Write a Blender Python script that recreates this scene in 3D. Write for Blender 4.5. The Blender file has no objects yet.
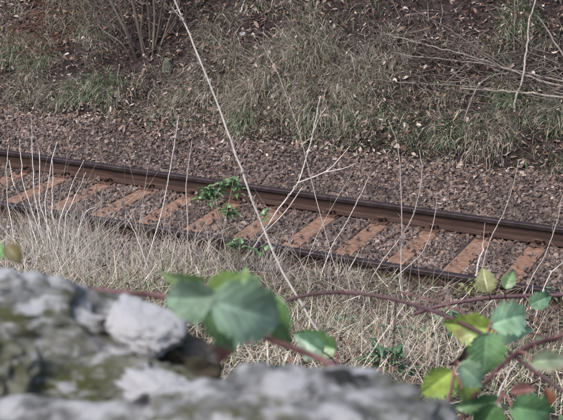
import bpy, math, random
import numpy as np
from mathutils import Vector, noise, Matrix

rng = np.random.default_rng(7)
random.seed(7)
S = bpy.context.scene
COL = S.collection

# ------------------------------------------------------------------ camera, light, exposure
FPX, W0, H0 = 1317.0, 563.0, 420.0
PITCH = math.atan(435 / 1317)
AZ = math.radians(115)
CAM = np.array([0, 0, 3.85])
FW = np.array([math.cos(AZ) * math.cos(PITCH), math.sin(AZ) * math.cos(PITCH), -math.sin(PITCH)])
RT = np.array([math.sin(AZ), -math.cos(AZ), 0.0])
UP = np.cross(RT, FW)
FH = np.array([math.cos(AZ), math.sin(AZ), 0.0])
cam_d = bpy.data.cameras.new('camera')
cam = bpy.data.objects.new('camera', cam_d)
COL.objects.link(cam)
cam.matrix_world = Matrix(((RT[0], UP[0], -FW[0], CAM[0]), (RT[1], UP[1], -FW[1], CAM[1]), (RT[2], UP[2], -FW[2], CAM[2]), (0, 0, 0, 1)))
cam_d.sensor_width = 36
cam_d.lens = FPX / W0 * 36
cam_d.clip_start = 0.05
cam_d.clip_end = 3000
cam_d.dof.use_dof = True
cam_d.dof.focus_distance = 10.0
cam_d.dof.aperture_fstop = 17.0
S.camera = cam

SUN_EL, SUN_AZ = math.radians(52), math.radians(250)     # sun direction, azimuth counted from +X
w = bpy.data.worlds.new('World')
S.world = w
w.use_nodes = True
nt = w.node_tree
sky = nt.nodes.new('ShaderNodeTexSky')
sky.sky_type = 'NISHITA'
sky.sun_disc = False
sky.sun_elevation = SUN_EL
sky.sun_rotation = math.pi / 2 - SUN_AZ
sky.dust_density = 4.0
sky.ozone_density = 1.0
nt.links.new(sky.outputs[0], nt.nodes['Background'].inputs[0])
nt.nodes['Background'].inputs[1].default_value = 0.12
sd = bpy.data.lights.new('sun', 'SUN')
sd.energy = 1.2
sd.angle = math.radians(14)
sd.color = (1.0, 0.975, 0.95)
sun = bpy.data.objects.new('sun', sd)
COL.objects.link(sun)
dv = Vector((math.cos(SUN_EL) * math.cos(SUN_AZ), math.cos(SUN_EL) * math.sin(SUN_AZ), math.sin(SUN_EL)))
sun.rotation_euler = dv.to_track_quat('Z', 'Y').to_euler()
sun.location = (0, 0, 30)
S.view_settings.view_transform = 'Standard'
S.view_settings.look = 'None'
S.view_settings.exposure = 1.02
S.view_settings.gamma = 1.0

# ------------------------------------------------------------------ helpers
def tag(o, label=None, cat=None, group=None, kind=None):
    if label: o['label'] = label
    if cat: o['category'] = cat
    if group: o['group'] = group
    if kind: o['kind'] = kind
    return o

def thing(name, label, cat, loc, group=None):
    o = bpy.data.objects.new(name, None)
    o.empty_display_size = 0.1
    o.location = loc
    COL.objects.link(o)
    return tag(o, label, cat, group)

def mesh(name, v, loops, totals, mat, parent=None, col=None, smooth=False, origin=None, fl=None):
    """v (n,3); loops flat vertex indices; totals corners per face (int or array)"""
    v = np.asarray(v, dtype=np.float32).reshape(-1, 3)
    loops = np.asarray(loops, dtype=np.int32).ravel()
    if np.isscalar(totals): totals = np.full(len(loops) // totals, totals, dtype=np.int32)
    totals = np.asarray(totals, dtype=np.int32)
    if origin is not None: v = v - np.asarray(origin, dtype=np.float32)
    m = bpy.data.meshes.new(name)
    m.vertices.add(len(v)); m.vertices.foreach_set('co', v.ravel())
    m.loops.add(len(loops)); m.loops.foreach_set('vertex_index', loops)
    m.polygons.add(len(totals))
    st = np.concatenate([[0], np.cumsum(totals)[:-1]]).astype(np.int32)
    m.polygons.foreach_set('loop_start', st)
    m.polygons.foreach_set('loop_total', totals)
    m.update(calc_edges=True)
    m.polygons.foreach_set('use_smooth', np.full(len(totals), smooth))
    if col is not None:
        c = np.ones((len(v), 4), dtype=np.float32)
        c[:, :3] = col
        a = m.color_attributes.new('Tone', 'FLOAT_COLOR', 'POINT')
        a.data.foreach_set('color', c.ravel())
    m.materials.append(mat)
    o = bpy.data.objects.new(name, m)
    COL.objects.link(o)
    if parent is not None:
        o.parent = parent
        if origin is None:
            o.location = -Vector(parent.location)       # vertices given in world space
        else:
            o.location = Vector(origin) - Vector(parent.location)
    elif origin is not None:
        o.location = Vector(origin)
    return o

def hitz(x, y, z=0.0):
    d = FW * FPX + RT * (x - 281.5) - UP * (y - 210)
    return CAM + d * ((z - CAM[2]) / d[2])

def P(x, y, d):
    """point seen at photo pixel x, y at distance d along the view axis"""
    return CAM + (FW * FPX + RT * (x - 281.5) - UP * (y - 210)) * (d / FPX)

def proj(p):
    q = np.asarray(p) - CAM
    dz = q @ FW
    dzs = np.where(dz > 0.05, dz, 0.05)
    return 281.5 + q @ RT / dzs * FPX, 210 - q @ UP / dzs * FPX, dz

def vnoise(x, y, s, seed=0.0):
    """smooth value noise on numpy arrays"""
    x = np.asarray(x) / s + seed * 17.13; y = np.asarray(y) / s + seed * 9.71
    xi = np.floor(x); yi = np.floor(y); fx = x - xi; fy = y - yi
    fx = fx * fx * (3 - 2 * fx); fy = fy * fy * (3 - 2 * fy)
    def h(a, b):
        n = np.sin(a * 127.1 + b * 311.7 + seed) * 43758.5453
        return (n - np.floor(n)) * 2 - 1
    return (h(xi, yi) * (1 - fx) + h(xi + 1, yi) * fx) * (1 - fy) + (h(xi, yi + 1) * (1 - fx) + h(xi + 1, yi + 1) * fx) * fy

Y_NEAR, Y_FAR, Y_TOE, Y_BANK = 9.70, 11.205, 9.0, 12.42
def sstep(a, b, x):
    t = np.clip((x - a) / (b - a), 0, 1)
    return t * t * (3 - 2 * t)

def bed_z(X, Y):
    z = -0.185 + 0 * X
    z = z + 0.05 * sstep(Y_FAR + 0.1, Y_FAR + 0.35, Y) + 0.22 * sstep(Y_FAR + 0.3, Y_BANK, Y)
    z = z + 0.085 * sstep(Y_NEAR - 0.10, Y_NEAR - 0.22, Y) - 0.07 * sstep(Y_NEAR - 0.35, Y_NEAR - 0.7, Y)
    return z + 0.012 * vnoise(X, Y, 0.35, 3)

def ground_z(X, Y):
    X = np.asarray(X, float); Y = np.asarray(Y, float)
    bed = bed_z(X, Y) - 0.03
    near = -0.2 + 0.275 * (Y_TOE - Y) + 0.06 * vnoise(X, Y, 1.1, 1) + 0.03 * vnoise(X, Y, 0.4, 2)
    near = np.where(near > 2.2, 2.2 + (near - 2.2) * 0.1, near)
    near = np.where(Y < -6, 2.2 + 0.1 * (0.275 * 15 - 2.4) + 0.05 * vnoise(X, Y, 4.0, 1), near)
    by = Y - Y_BANK + 0.12 * vnoise(X, Y * 0.2, 1.3, 4)
    far = 0.09 + 0.80 * np.maximum(by, 0) + 0.10 * vnoise(X, Y, 0.9, 5) + 0.05 * vnoise(X, Y, 0.35, 6)
    far = np.where(far > 5.0, 5.0 + (far - 5.0) * 0.06, far)
    far = np.minimum(far, 6.0)
    a = sstep(Y_TOE + 0.15, Y_TOE - 0.45, Y)
    b = sstep(Y_BANK - 0.12, Y_BANK + 0.15, Y)
    return bed * (1 - a) * (1 - b) + near * a + far * b

def ray_ground(x, y, lift=0.0):
    d = FW * FPX + RT * (x - 281.5) - UP * (y - 210)
    d = d / np.linalg.norm(d)
    ts = np.linspace(2.5, 30, 2800)
    pts = CAM + d * ts[:, None]
    g = ground_z(pts[:, 0], pts[:, 1]) + lift
    k = np.argmax(pts[:, 2] < g)
    return pts[k]

# ------------------------------------------------------------------ materials
def mat(name, rough=0.9):
    m = bpy.data.materials.new(name)
    m.use_nodes = True
    n = m.node_tree
    b = n.nodes['Principled BSDF']
    b.inputs['Roughness'].default_value = rough
    b.inputs['Specular IOR Level'].default_value = 0.25
    return m, n, b

def ramp(n, stops):
    r = n.nodes.new('ShaderNodeValToRGB')
    e = r.color_ramp.elements
    while len(e) < len(stops): e.new(0.5)
    for q, (p, c) in zip(e, stops):
        q.position = p; q.color = (*c, 1)
    return r

def tex_noise(n, scale, detail=6, rough=0.6, coord='Object'):
    tc = n.nodes.new('ShaderNodeTexCoord')
    t = n.nodes.new('ShaderNodeTexNoise')
    t.inputs['Scale'].default_value = scale
    t.inputs['Detail'].default_value = detail
    t.inputs['Roughness'].default_value = rough
    n.links.new(tc.outputs[coord], t.inputs['Vector'])
    return t

def bump(n, b, src, strength, dist):
    k = n.nodes.new('ShaderNodeBump')
    k.inputs['Strength'].default_value = strength
    k.inputs['Distance'].default_value = dist
    n.links.new(src, k.inputs['Height'])
    n.links.new(k.outputs[0], b.inputs['Normal'])

def mat_noise(name, stops, scale=8, rough=0.9, bs=0.5, bd=0.01, detail=8):
    m, n, b = mat(name, rough)
    t = tex_noise(n, scale, detail)
    r = ramp(n, stops)
    n.links.new(t.outputs[0], r.inputs[0]); n.links.new(r.outputs[0], b.inputs['Base Color'])
    t2 = tex_noise(n, scale * 3, 6)
    bump(n, b, t2.outputs[0], bs, bd)
    return m

def mat_tone(name, rough=0.85, nscale=60, amt=0.35, translucent=0.0, spec=0.25, bs=0.0, bd=0.002):
    m, n, b = mat(name, rough)
    b.inputs['Specular IOR Level'].default_value = spec
    a = n.nodes.new('ShaderNodeAttribute'); a.attribute_name = 'Tone'
    t = tex_noise(n, nscale, 5)
    mr = n.nodes.new('ShaderNodeMapRange')
    mr.inputs['From Min'].default_value = 0.3; mr.inputs['From Max'].default_value = 0.7
    mr.inputs['To Min'].default_value = 1 - amt; mr.inputs['To Max'].default_value = 1 + amt
    n.links.new(t.outputs[0], mr.inputs['Value'])
    mx = n.nodes.new('ShaderNodeVectorMath'); mx.operation = 'SCALE'
    n.links.new(a.outputs['Color'], mx.inputs[0]); n.links.new(mr.outputs[0], mx.inputs['Scale'])
    n.links.new(mx.outputs[0], b.inputs['Base Color'])
    if bs: bump(n, b, t.outputs[0], bs, bd)
    if translucent:
        tr = n.nodes.new('ShaderNodeBsdfTranslucent')
        n.links.new(mx.outputs[0], tr.inputs['Color'])
        ms = n.nodes.new('ShaderNodeMixShader'); ms.inputs[0].default_value = translucent
        n.links.new(b.outputs[0], ms.inputs[1]); n.links.new(tr.outputs[0], ms.inputs[2])
        n.links.new(ms.outputs[0], n.nodes['Material Output'].inputs['Surface'])
    return m

M_SOIL = mat_noise('soil', [(0.35, (0.012, 0.008, 0.009)), (0.5, (0.030, 0.020, 0.021)), (0.68, (0.070, 0.050, 0.048))], 14, 0.95, 0.9, 0.03)
M_BED = mat_noise('ballast_dirt', [(0.3, (0.035, 0.025, 0.025)), (0.6, (0.085, 0.062, 0.062))], 30, 0.95, 0.9, 0.02)
M_STONE = mat_tone('crushed_stone', 0.9, 70, 0.35, bs=0.4, bd=0.003)
M_GRASS = mat_tone('grass', 0.75, 30, 0.2, translucent=0.2)
M_STALK = mat_tone('dry_stalk', 0.8, 50, 0.25)
M_LITTER = mat_tone('dead_leaf', 0.8, 40, 0.25, translucent=0.1)
M_WOOD = mat_tone('bark', 0.9, 25, 0.4, bs=0.6, bd=0.004)
M_CANE = mat_tone('bramble_bark', 0.55, 90, 0.3, spec=0.4, bs=0.3, bd=0.0008)
M_LEAF = mat_tone('bramble_leaf', 0.38, 55, 0.22, translucent=0.2, spec=0.6, bs=0.45, bd=0.002)

def mat_rail():
    m, n, b = mat('rail_steel', 0.6)
    tc = n.nodes.new('ShaderNodeTexCoord')
    mp = n.nodes.new('ShaderNodeMapping'); mp.inputs['Scale'].default_value = (1.2, 14, 14)
    n.links.new(tc.outputs['Object'], mp.inputs[0])
    t = n.nodes.new('ShaderNodeTexNoise'); t.inputs['Scale'].default_value = 3; t.inputs['Detail'].default_value = 9
    t.inputs['Roughness'].default_value = 0.7
    n.links.new(mp.outputs[0], t.inputs['Vector'])
    r = ramp(n, [(0.3, (0.024, 0.015, 0.013)), (0.55, (0.055, 0.032, 0.026)), (0.75, (0.12, 0.066, 0.046))])
    n.links.new(t.outputs[0], r.inputs[0]); n.links.new(r.outputs[0], b.inputs['Base Color'])
    b.inputs['Roughness'].default_value = 0.75
    t2 = tex_noise(n, 90, 5)
    bump(n, b, t2.outputs[0], 0.5, 0.002)
    return m
M_RAIL = mat_rail()
M_HEAD = mat_noise('rail_head_steel', [(0.3, (0.022, 0.016, 0.017)), (0.55, (0.045, 0.034, 0.036)), (0.75, (0.085, 0.055, 0.047))], 9, 0.55, 0.2, 0.001)
M_HEAD.node_tree.nodes['Principled BSDF'].inputs['Metallic'].default_value = 0.3
M_SLEEPER = mat_noise('rust_sleeper', [(0.26, (0.075, 0.042, 0.032)), (0.42, (0.175, 0.102, 0.072)), (0.58, (0.245, 0.150, 0.105)), (0.74, (0.32, 0.225, 0.17))], 15, 0.9, 0.6, 0.006)
M_IRON = mat_noise('rusty_iron', [(0.3, (0.05, 0.03, 0.025)), (0.7, (0.13, 0.07, 0.05))], 30, 0.8, 0.5, 0.003)

def mat_rock(name, base, dark, lichen, moss, la=0.5, ma=0.45, sc=14):
    m, n, b = mat(name, 0.93)
    t = tex_noise(n, sc, 10, 0.65)
    r = ramp(n, [(0.32, dark), (0.5, base), (0.7, tuple(min(1, c * 1.45) for c in base))])
    n.links.new(t.outputs[0], r.inputs[0])
    def layer(prev, col, scale, lo, hi, seed):
        tc = n.nodes.new('ShaderNodeTexCoord'); mp = n.nodes.new('ShaderNodeMapping')
        mp.inputs['Location'].default_value = (seed, seed * 2, seed * 3)
        n.links.new(tc.outputs['Object'], mp.inputs[0])
        q = n.nodes.new('ShaderNodeTexNoise'); q.inputs['Scale'].default_value = scale; q.inputs['Detail'].default_value = 8
        q.inputs['Roughness'].default_value = 0.6
        n.links.new(mp.outputs[0], q.inputs['Vector'])
        k = ramp(n, [(lo, (0, 0, 0)), (hi, (1, 1, 1))])
        if seed == 7.7:        # lichen colour also whitens upper faces, painting in their sky light
            ge = n.nodes.new('ShaderNodeNewGeometry'); sp = n.nodes.new('ShaderNodeSeparateXYZ')
            n.links.new(ge.outputs['Normal'], sp.inputs[0])
            ma_ = n.nodes.new('ShaderNodeMath'); ma_.operation = 'MULTIPLY_ADD'; ma_.inputs[1].default_value = 0.19
            n.links.new(sp.outputs['Z'], ma_.inputs[0]); n.links.new(q.outputs[0], ma_.inputs[2])
            n.links.new(ma_.outputs[0], k.inputs[0])
        else:
            n.links.new(q.outputs[0], k.inputs[0])
        x = n.nodes.new('ShaderNodeMix'); x.data_type = 'RGBA'
        n.links.new(k.outputs[0], x.inputs[0]); n.links.new(prev, x.inputs[6]); x.inputs[7].default_value = (*col, 1)
        return x.outputs[2]
    c = layer(r.outputs[0], moss, 20, ma, ma + 0.14, 3.1)
    c = layer(c, lichen, 30, la, la + 0.12, 7.7)
    c = layer(c, tuple(x * 0.6 for x in dark), 22, 0.55, 0.64, 1.3)
    n.links.new(c, b.inputs['Base Color'])
    t2 = tex_noise(n, 90, 10, 0.75)
    bump(n, b, t2.outputs[0], 1.0, 0.012)
    return m
GREY = (0.32, 0.325, 0.325); DK = (0.085, 0.085, 0.08); LICH_SKYLIT = (0.70, 0.70, 0.72); MOSS = (0.085, 0.10, 0.035)  # lichen white includes the painted sky brightness of the stone tops
M_ROCK = mat_rock('lichened_skylit_stone', GREY, DK, LICH_SKYLIT, (0.13, 0.135, 0.065), 0.63, 0.50, 26)
M_ROCKG = mat_rock('mossy_stone', (0.27, 0.27, 0.22), (0.07, 0.07, 0.05), LICH_SKYLIT, (0.12, 0.13, 0.045), 0.70, 0.45, 30)
M_ROCKW = mat_rock('sunlit_lichen_stone', (0.74, 0.74, 0.77), (0.52, 0.52, 0.52), (0.82, 0.82, 0.84), (0.38, 0.39, 0.34), 0.44, 0.68)  # lichen white raised in the colour to look sunlit
M_ROCKS = mat_rock('dull_stone', (0.12, 0.125, 0.105), (0.04, 0.04, 0.035), (0.22, 0.22, 0.2), (0.085, 0.10, 0.05), 0.62, 0.5, 20)
M_ROCKB = mat_rock('brown_stone', (0.14, 0.12, 0.09), (0.04, 0.03, 0.022), (0.25, 0.23, 0.2), (0.07, 0.065, 0.03), 0.68, 0.5)

# ------------------------------------------------------------------ geometry builders
def jitter_col(c, n, amt=0.25, hue=0.06):
    c = np.asarray(c)
    k = rng.uniform(1 - amt, 1 + amt, (n, 1))
    return np.clip(c * k * (1 + rng.normal(0, hue, (n, 3))), 0.004, 0.95)

def blades(base, az, lean, length, width, droop, cols, seg=3):
    """curved tapering ribbons -> verts, loops(quads), cols"""
    n = len(base)
    dirh = np.stack([np.cos(az), np.sin(az), 0 * az], 1)
    side0 = np.stack([-np.sin(az + rng.normal(0, 0.7, n)), np.cos(az), 0 * az], 1)
    side0 /= np.linalg.norm(side0, axis=1)[:, None] + 1e-9
    pos = np.array(base, float)
    V = np.zeros((n, (seg + 1) * 2, 3))
    ang = np.array(lean, float)
    for i in range(seg + 1):
        t = i / seg
        wd = (width * (1 - 0.85 * t ** 1.5) * 0.5)[:, None]
        V[:, 2 * i] = pos - side0 * wd
        V[:, 2 * i + 1] = pos + side0 * wd
        d = dirh * np.sin(ang)[:, None]
        d[:, 2] += np.cos(ang)
        pos = pos + d * (length / seg)[:, None]
        ang = ang + droop / seg
    idx = np.arange(n)[:, None] * (2 * (seg + 1))
    q = np.concatenate([idx + np.array([2 * i, 2 * i + 1, 2 * i + 3, 2 * i + 2]) for i in range(seg)], 1)
    C = np.repeat(cols, 2 * (seg + 1), axis=0)
    return V.reshape(-1, 3), q.ravel(), C

def tube(points, radii, col, sides=6, res=4, wob=0.0):
    """smooth tube along a polyline -> verts, quads, cols"""
    pts = np.asarray(points, float); radii = np.asarray(radii, float)
    m = len(pts)
    if m > 2 and res > 1:
        out = []; ro = []
        for i in range(m - 1):
            p0 = pts[max(i - 1, 0)]; p1 = pts[i]; p2 = pts[i + 1]; p3 = pts[min(i + 2, m - 1)]
            for k in range(res):
                t = k / res
                out.append(0.5 * ((2 * p1) + (-p0 + p2) * t + (2 * p0 - 5 * p1 + 4 * p2 - p3) * t * t + (-p0 + 3 * p1 - 3 * p2 + p3) * t ** 3))
                ro.append(radii[i] * (1 - t) + radii[i + 1] * t)
        out.append(pts[-1]); ro.append(radii[-1])
        pts = np.array(out); radii = np.array(ro)
    if wob: pts = pts + rng.normal(0, wob, pts.shape)
    n = len(pts)
    tan = np.gradient(pts, axis=0); tan /= np.linalg.norm(tan, axis=1)[:, None] + 1e-9
    ref = np.array([0.31, 0.2, 0.93]) if abs(tan[0, 2]) < 0.9 else np.array([0.9, 0.3, 0.1])
    a = np.cross(tan, ref); a /= np.linalg.norm(a, axis=1)[:, None] + 1e-9
    b = np.cross(tan, a)
    th = np.arange(sides) * 2 * math.pi / sides
    V = pts[:, None] + (a[:, None] * np.cos(th)[None, :, None] + b[:, None] * np.sin(th)[None, :, None]) * radii[:, None, None]
    V = V.reshape(-1, 3)
    q = []
    for i in range(n - 1):
        for k in range(sides):
            q += [i * sides + k, i * sides + (k + 1) % sides, (i + 1) * sides + (k + 1) % sides, (i + 1) * sides + k]
    return V, np.array(q), np.tile(np.asarray(col, float), (len(V), 1))

class Pack:
    def __init__(s): s.v = []; s.l = []; s.c = []; s.n = 0
    def add(s, t):
        v, l, c = t
        s.v.append(v); s.l.append(np.asarray(l) + s.n); s.c.append(c); s.n += len(v)
        return s
    def build(s, name, m, parent=None, smooth=True, origin=None, size=4):
        return mesh(name, np.concatenate(s.v), np.concatenate(s.l), size, m, parent, np.concatenate(s.c), smooth, origin)

# ------------------------------------------------------------------ ground
def axis(a, b, step, far_a, far_b):
    mid = np.arange(a, b + 1e-6, step)
    lo = a - np.geomspace(step, a - far_a, 22)[::-1]
    hi = b + np.geomspace(step, far_b - b, 22)
    return np.concatenate([lo, mid, hi])
gx = axis(-20, 6, 0.09, -420, 420); gy = axis(-3, 19, 0.08, -420, 420)
GX, GY = np.meshgrid(gx, gy)
GZ = ground_z(GX, GY)
def grid_faces(ny, nx):
    i = np.arange(ny - 1)[:, None] * nx + np.arange(nx - 1)[None, :]
    return np.stack([i, i + 1, i + nx + 1, i + nx], -1).ravel()
tag(mesh('ground', np.stack([GX, GY, GZ], -1), grid_faces(*GX.shape), 4, M_SOIL, smooth=True), kind='structure')
bxs = np.arange(-40, 20.01, 0.12); bys = np.linspace(Y_TOE - 0.1, Y_BANK + 0.1, 48)
BX, BY = np.meshgrid(bxs, bys)
BZ = bed_z(BX, BY); BZ = BZ - 0.12 * sstep(Y_TOE + 0.1, Y_TOE - 0.1, BY) - 0.06 * sstep(Y_BANK, Y_BANK + 0.1, BY)
tag(mesh('ballast_bed', np.stack([BX, BY, BZ], -1), grid_faces(*BX.shape), 4, M_BED, smooth=True), kind='structure')

def in_view(X, Y, Z, mx=130, my=70):
    x, y, d = proj(np.stack([X, Y, Z], 1))
    return (d > 0.5) & (x > -mx) & (x < 563 + mx) & (y > -my) & (y < 420 + my)

# ------------------------------------------------------------------ ballast stones
SL_SP, SL_W, SL_X0 = 0.507, 0.175, -2.617
def stone_proto(k):
    r = np.random.default_rng(100 + k)
    import bmesh
    bm = bmesh.new()
    for i in range(9):
        u = r.normal(size=3); u /= np.linalg.norm(u)
        bm.verts.new(u * np.array([1.0, 0.8, 0.62]) * r.uniform(0.8, 1.1))
    bmesh.ops.convex_hull(bm, input=bm.verts)
    for v in [v for v in bm.verts if not v.link_faces]: bm.verts.remove(v)
    bmesh.ops.triangulate(bm, faces=bm.faces)
    bm.verts.index_update()
    V = np.array([v.co[:] for v in bm.verts]); Fc = np.array([[v.index for v in f.verts] for f in bm.faces])
    bm.free()
    return V, Fc
protos = [stone_proto(k) for k in range(8)]

def rot_mats(n):
    q = rng.normal(size=(n, 4)); q /= np.linalg.norm(q, axis=1)[:, None]
    a, b, c, d = q.T
    return np.stack([np.stack([a*a+b*b-c*c-d*d, 2*(b*c-a*d), 2*(b*d+a*c)], 1),
                     np.stack([2*(b*c+a*d), a*a-b*b+c*c-d*d, 2*(c*d-a*b)], 1),
                     np.stack([2*(b*d-a*c), 2*(c*d+a*b), a*a-b*b-c*c+d*d], 1)], 1)

def scatter_stones(pos, rad, cols):
    VV, LL, CC, off = [], [], [], 0
    which = rng.integers(0, len(protos), len(pos))
    for k, (V, Fc) in enumerate(protos):
        s = which == k
        n = s.sum()
        if not n: continue
        Rm = rot_mats(n)
        v = np.einsum('nij,vj->nvi', Rm, V) * rad[s][:, None, None] + pos[s][:, None]
        VV.append(v.reshape(-1, 3))
        LL.append((np.arange(n)[:, None, None] * len(V) + Fc[None]).ravel() + off)
        CC.append(np.repeat(cols[s], len(V), axis=0)); off += n * len(V)
    return np.concatenate(VV), np.concatenate(LL), np.concatenate(CC)

N = 150000
X = rng.uniform(-15, 3, N); Y = rng.uniform(Y_TOE - 0.25, Y_BANK + 0.12, N)
rad = np.clip(rng.lognormal(math.log(0.0225), 0.36, N), 0.010, 0.048)
Z = bed_z(X, Y) + rng.uniform(-0.008, 0.016, N)
k = in_view(X, Y, Z, 90, 30)
ph = np.abs((X - SL_X0 + SL_SP / 2) % SL_SP - SL_SP / 2)
on_sl = (ph < SL_W / 2 + 0.010 + 0.010 * vnoise(X, Y, 0.12, 8)) & (Y > Y_NEAR - 0.10) & (Y < Y_FAR - 0.02)
spill = (rng.random(N) < 0.035) | ((vnoise(X, Y, 0.3, 11) > 0.85) & (rng.random(N) < 0.3))
k &= ~(on_sl & ~spill)
rl = (np.abs(Y - Y_NEAR) < 0.075) | (np.abs(Y - Y_FAR) < 0.075)
k &= ~rl
X, Y, Z, rad, on_sl = X[k], Y[k], Z[k], rad[k], on_sl[k]
Z = np.where(on_sl, -0.158 + rad * 0.5, Z)
n = len(X)
pal = np.array([(0.150, 0.114, 0.100), (0.118, 0.090, 0.082), (0.185, 0.145, 0.128), (0.080, 0.062, 0.060), (0.160, 0.112, 0.088), (0.27, 0.225, 0.205)])
cols = pal[rng.choice(6, n, p=[0.31, 0.24, 0.2, 0.13, 0.10, 0.02])] * rng.uniform(0.6, 1.4, (n, 1))
dr_ = np.minimum(np.abs(Y - Y_NEAR + 0.037), np.abs(Y - Y_FAR + 0.037))
ru = np.clip(1 - dr_ / 0.35, 0, 1)[:, None] * rng.uniform(0.2, 1.0, (n, 1))
cols = cols * (1 - 0.5 * ru) + np.array((0.115, 0.066, 0.045)) * 0.5 * ru
cols *= (0.95 + 0.22 * vnoise(X, Y, 0.5, 12) + 0.12 * vnoise(X, Y, 0.13, 13))[:, None]
v, l, c = scatter_stones(np.stack([X, Y, Z], 1), rad, cols)
tag(mesh('ballast_stones', v, l, 3, M_STONE, None, c), 'purplish brown crushed stone ballast packed around the sleepers and heaped behind the far rail', 'ballast', kind='stuff')

# ------------------------------------------------------------------ rails
def rail(name, yc, label):
    t = thing(name, label, 'rail', (-5, yc, -0.159), 'running rails')
    prof = [(-0.070, -0.159), (0.070, -0.159), (0.070, -0.149), (0.025, -0.137), (0.010, -0.127), (0.0085, -0.055), (0.018, -0.045), (0.030, -0.0405),
            (-0.030, -0.0405), (-0.018, -0.045), (-0.0085, -0.055), (-0.010, -0.127), (-0.025, -0.137), (-0.070, -0.149)]
    xs = np.arange(-45, 20.1, 0.5)
    def ext(pr, nm, m, closed=True):
        n = len(pr)
        V = np.array([[x, yc + p[0], p[1]] for x in xs for p in pr])
        q = []
        for i in range(len(xs) - 1):
            for j in range(n):
                q += [i * n + j, (i + 1) * n + j, (i + 1) * n + (j + 1) % n, i * n + (j + 1) % n]
        return mesh(nm, V, q, 4, m, t)
    ext(prof, 'rail_web', M_RAIL)
    ext([(-0.0345, -0.040), (0.0345, -0.040), (0.0365, -0.009), (0.030, -0.003), (0.015, 0), (-0.015, 0), (-0.030, -0.003), (-0.0365, -0.009)], 'rail_head', M_HEAD)
    return t
rail('rail', Y_FAR - 0.037, 'far rusty steel rail in front of the heaped stone ballast')
rail('rail', Y_NEAR - 0.037, 'near rusty steel rail, lower one partly hidden by dead grass')

# ------------------------------------------------------------------ sleepers
def sleeper_mesh(seed):
    r = np.random.default_rng(seed)
    ys = np.linspace(-1.25, 1.25, 41); xs = np.array([-0.5, -0.46, -0.2, 0.05, 0.3, 0.46, 0.5]) * SL_W
    V = []; nx = len(xs)
    for y in ys:
        for i, x in enumerate(xs):
            edge = i in (0, nx - 1)
            V.append((x + (r.normal(0, 0.003) if edge else 0), y, (-0.012 if edge else 0) + r.normal(0, 0.0012)))
    top = len(V)
    for y in ys:
        V.append((xs[0], y, -0.12)); V.append((xs[-1], y, -0.12))
    q = []
    for j in range(len(ys) - 1):
        for i in range(nx - 1):
            a = j * nx + i
            q.append((a, a + 1, a + nx + 1, a + nx))
        q.append((top + 2 * j, j * nx, (j + 1) * nx, top + 2 * j + 2))
        q.append((j * nx + nx - 1, top + 2 * j + 1, top + 2 * j + 3, (j + 1) * nx + nx - 1))
    for j in (0, len(ys) - 1):
        for i in range(nx - 1):
            pass
        ring = [j * nx + i for i in range(nx)] + [top + 2 * j + 1, top + 2 * j]
        q.append(tuple(ring if j == 0 else ring[::-1]))
    loops = [i for f in q for i in f]
    return V, loops, [len(f) for f in q]
smeshes = []
for s_ in range(4):
    V, L, T = sleeper_mesh(40 + s_)
    o = mesh('sleeper_body', V, L, T, M_SLEEPER)
    smeshes.append(o.data); bpy.data.objects.remove(o)
# baseplate with a spring clip on each side of each rail
def box_vl(x0, x1, y0, y1, z0, z1):
    V = [(x, y, z) for z in (z0, z1) for y in (y0, y1) for x in (x0, x1)]
    q = [0, 2, 3, 1, 4, 5, 7, 6, 0, 1, 5, 4, 2, 6, 7, 3, 0, 4, 6, 2, 1, 3, 7, 5]
    return np.array(V, float), np.array(q), np.tile((0.1, 0.06, 0.05), (8, 1))
o = mesh('baseplate', *box_vl(-0.075, 0.075, -0.15, 0.15, 0.0, 0.012)[:2], 4, M_IRON); BP = o.data; bpy.data.objects.remove(o)
cl = np.array([(-0.04, 0.055, 0.02), (-0.045, 0.10, 0.045), (-0.01, 0.125, 0.055), (0.03, 0.10, 0.05), (0.03, 0.06, 0.04), (0.0, 0.05, 0.03), (0.0, 0.085, 0.02), (0.0, 0.13, 0.022)])
v, l, c = tube(cl, [0.0095] * 8, (0.1, 0.06, 0.05), 6, 3)
o = mesh('rail_clip', v, l, 4, M_IRON, None, c, True); CLIP = o.data; bpy.data.objects.remove(o)
ordinal = ['first', 'second', 'third', 'fourth', 'fifth', 'sixth', 'seventh', 'eighth', 'ninth', 'tenth', 'eleventh', 'twelfth']
sl_notes = ['cut by the bramble leaves below it', 'ending beside a pale bare stalk', 'wholly clear between the rails', 'rust brown and clear of weeds', 'crossed by a thin upright stem',
            'crossed by thin dead stems', 'half hidden behind crossing pale stalks', 'behind the green ferny weed', 'beside the tangled stalks', 'clear rust brown between the rails', 'next to the dry tuft', 'behind the dry tuft']
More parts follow.
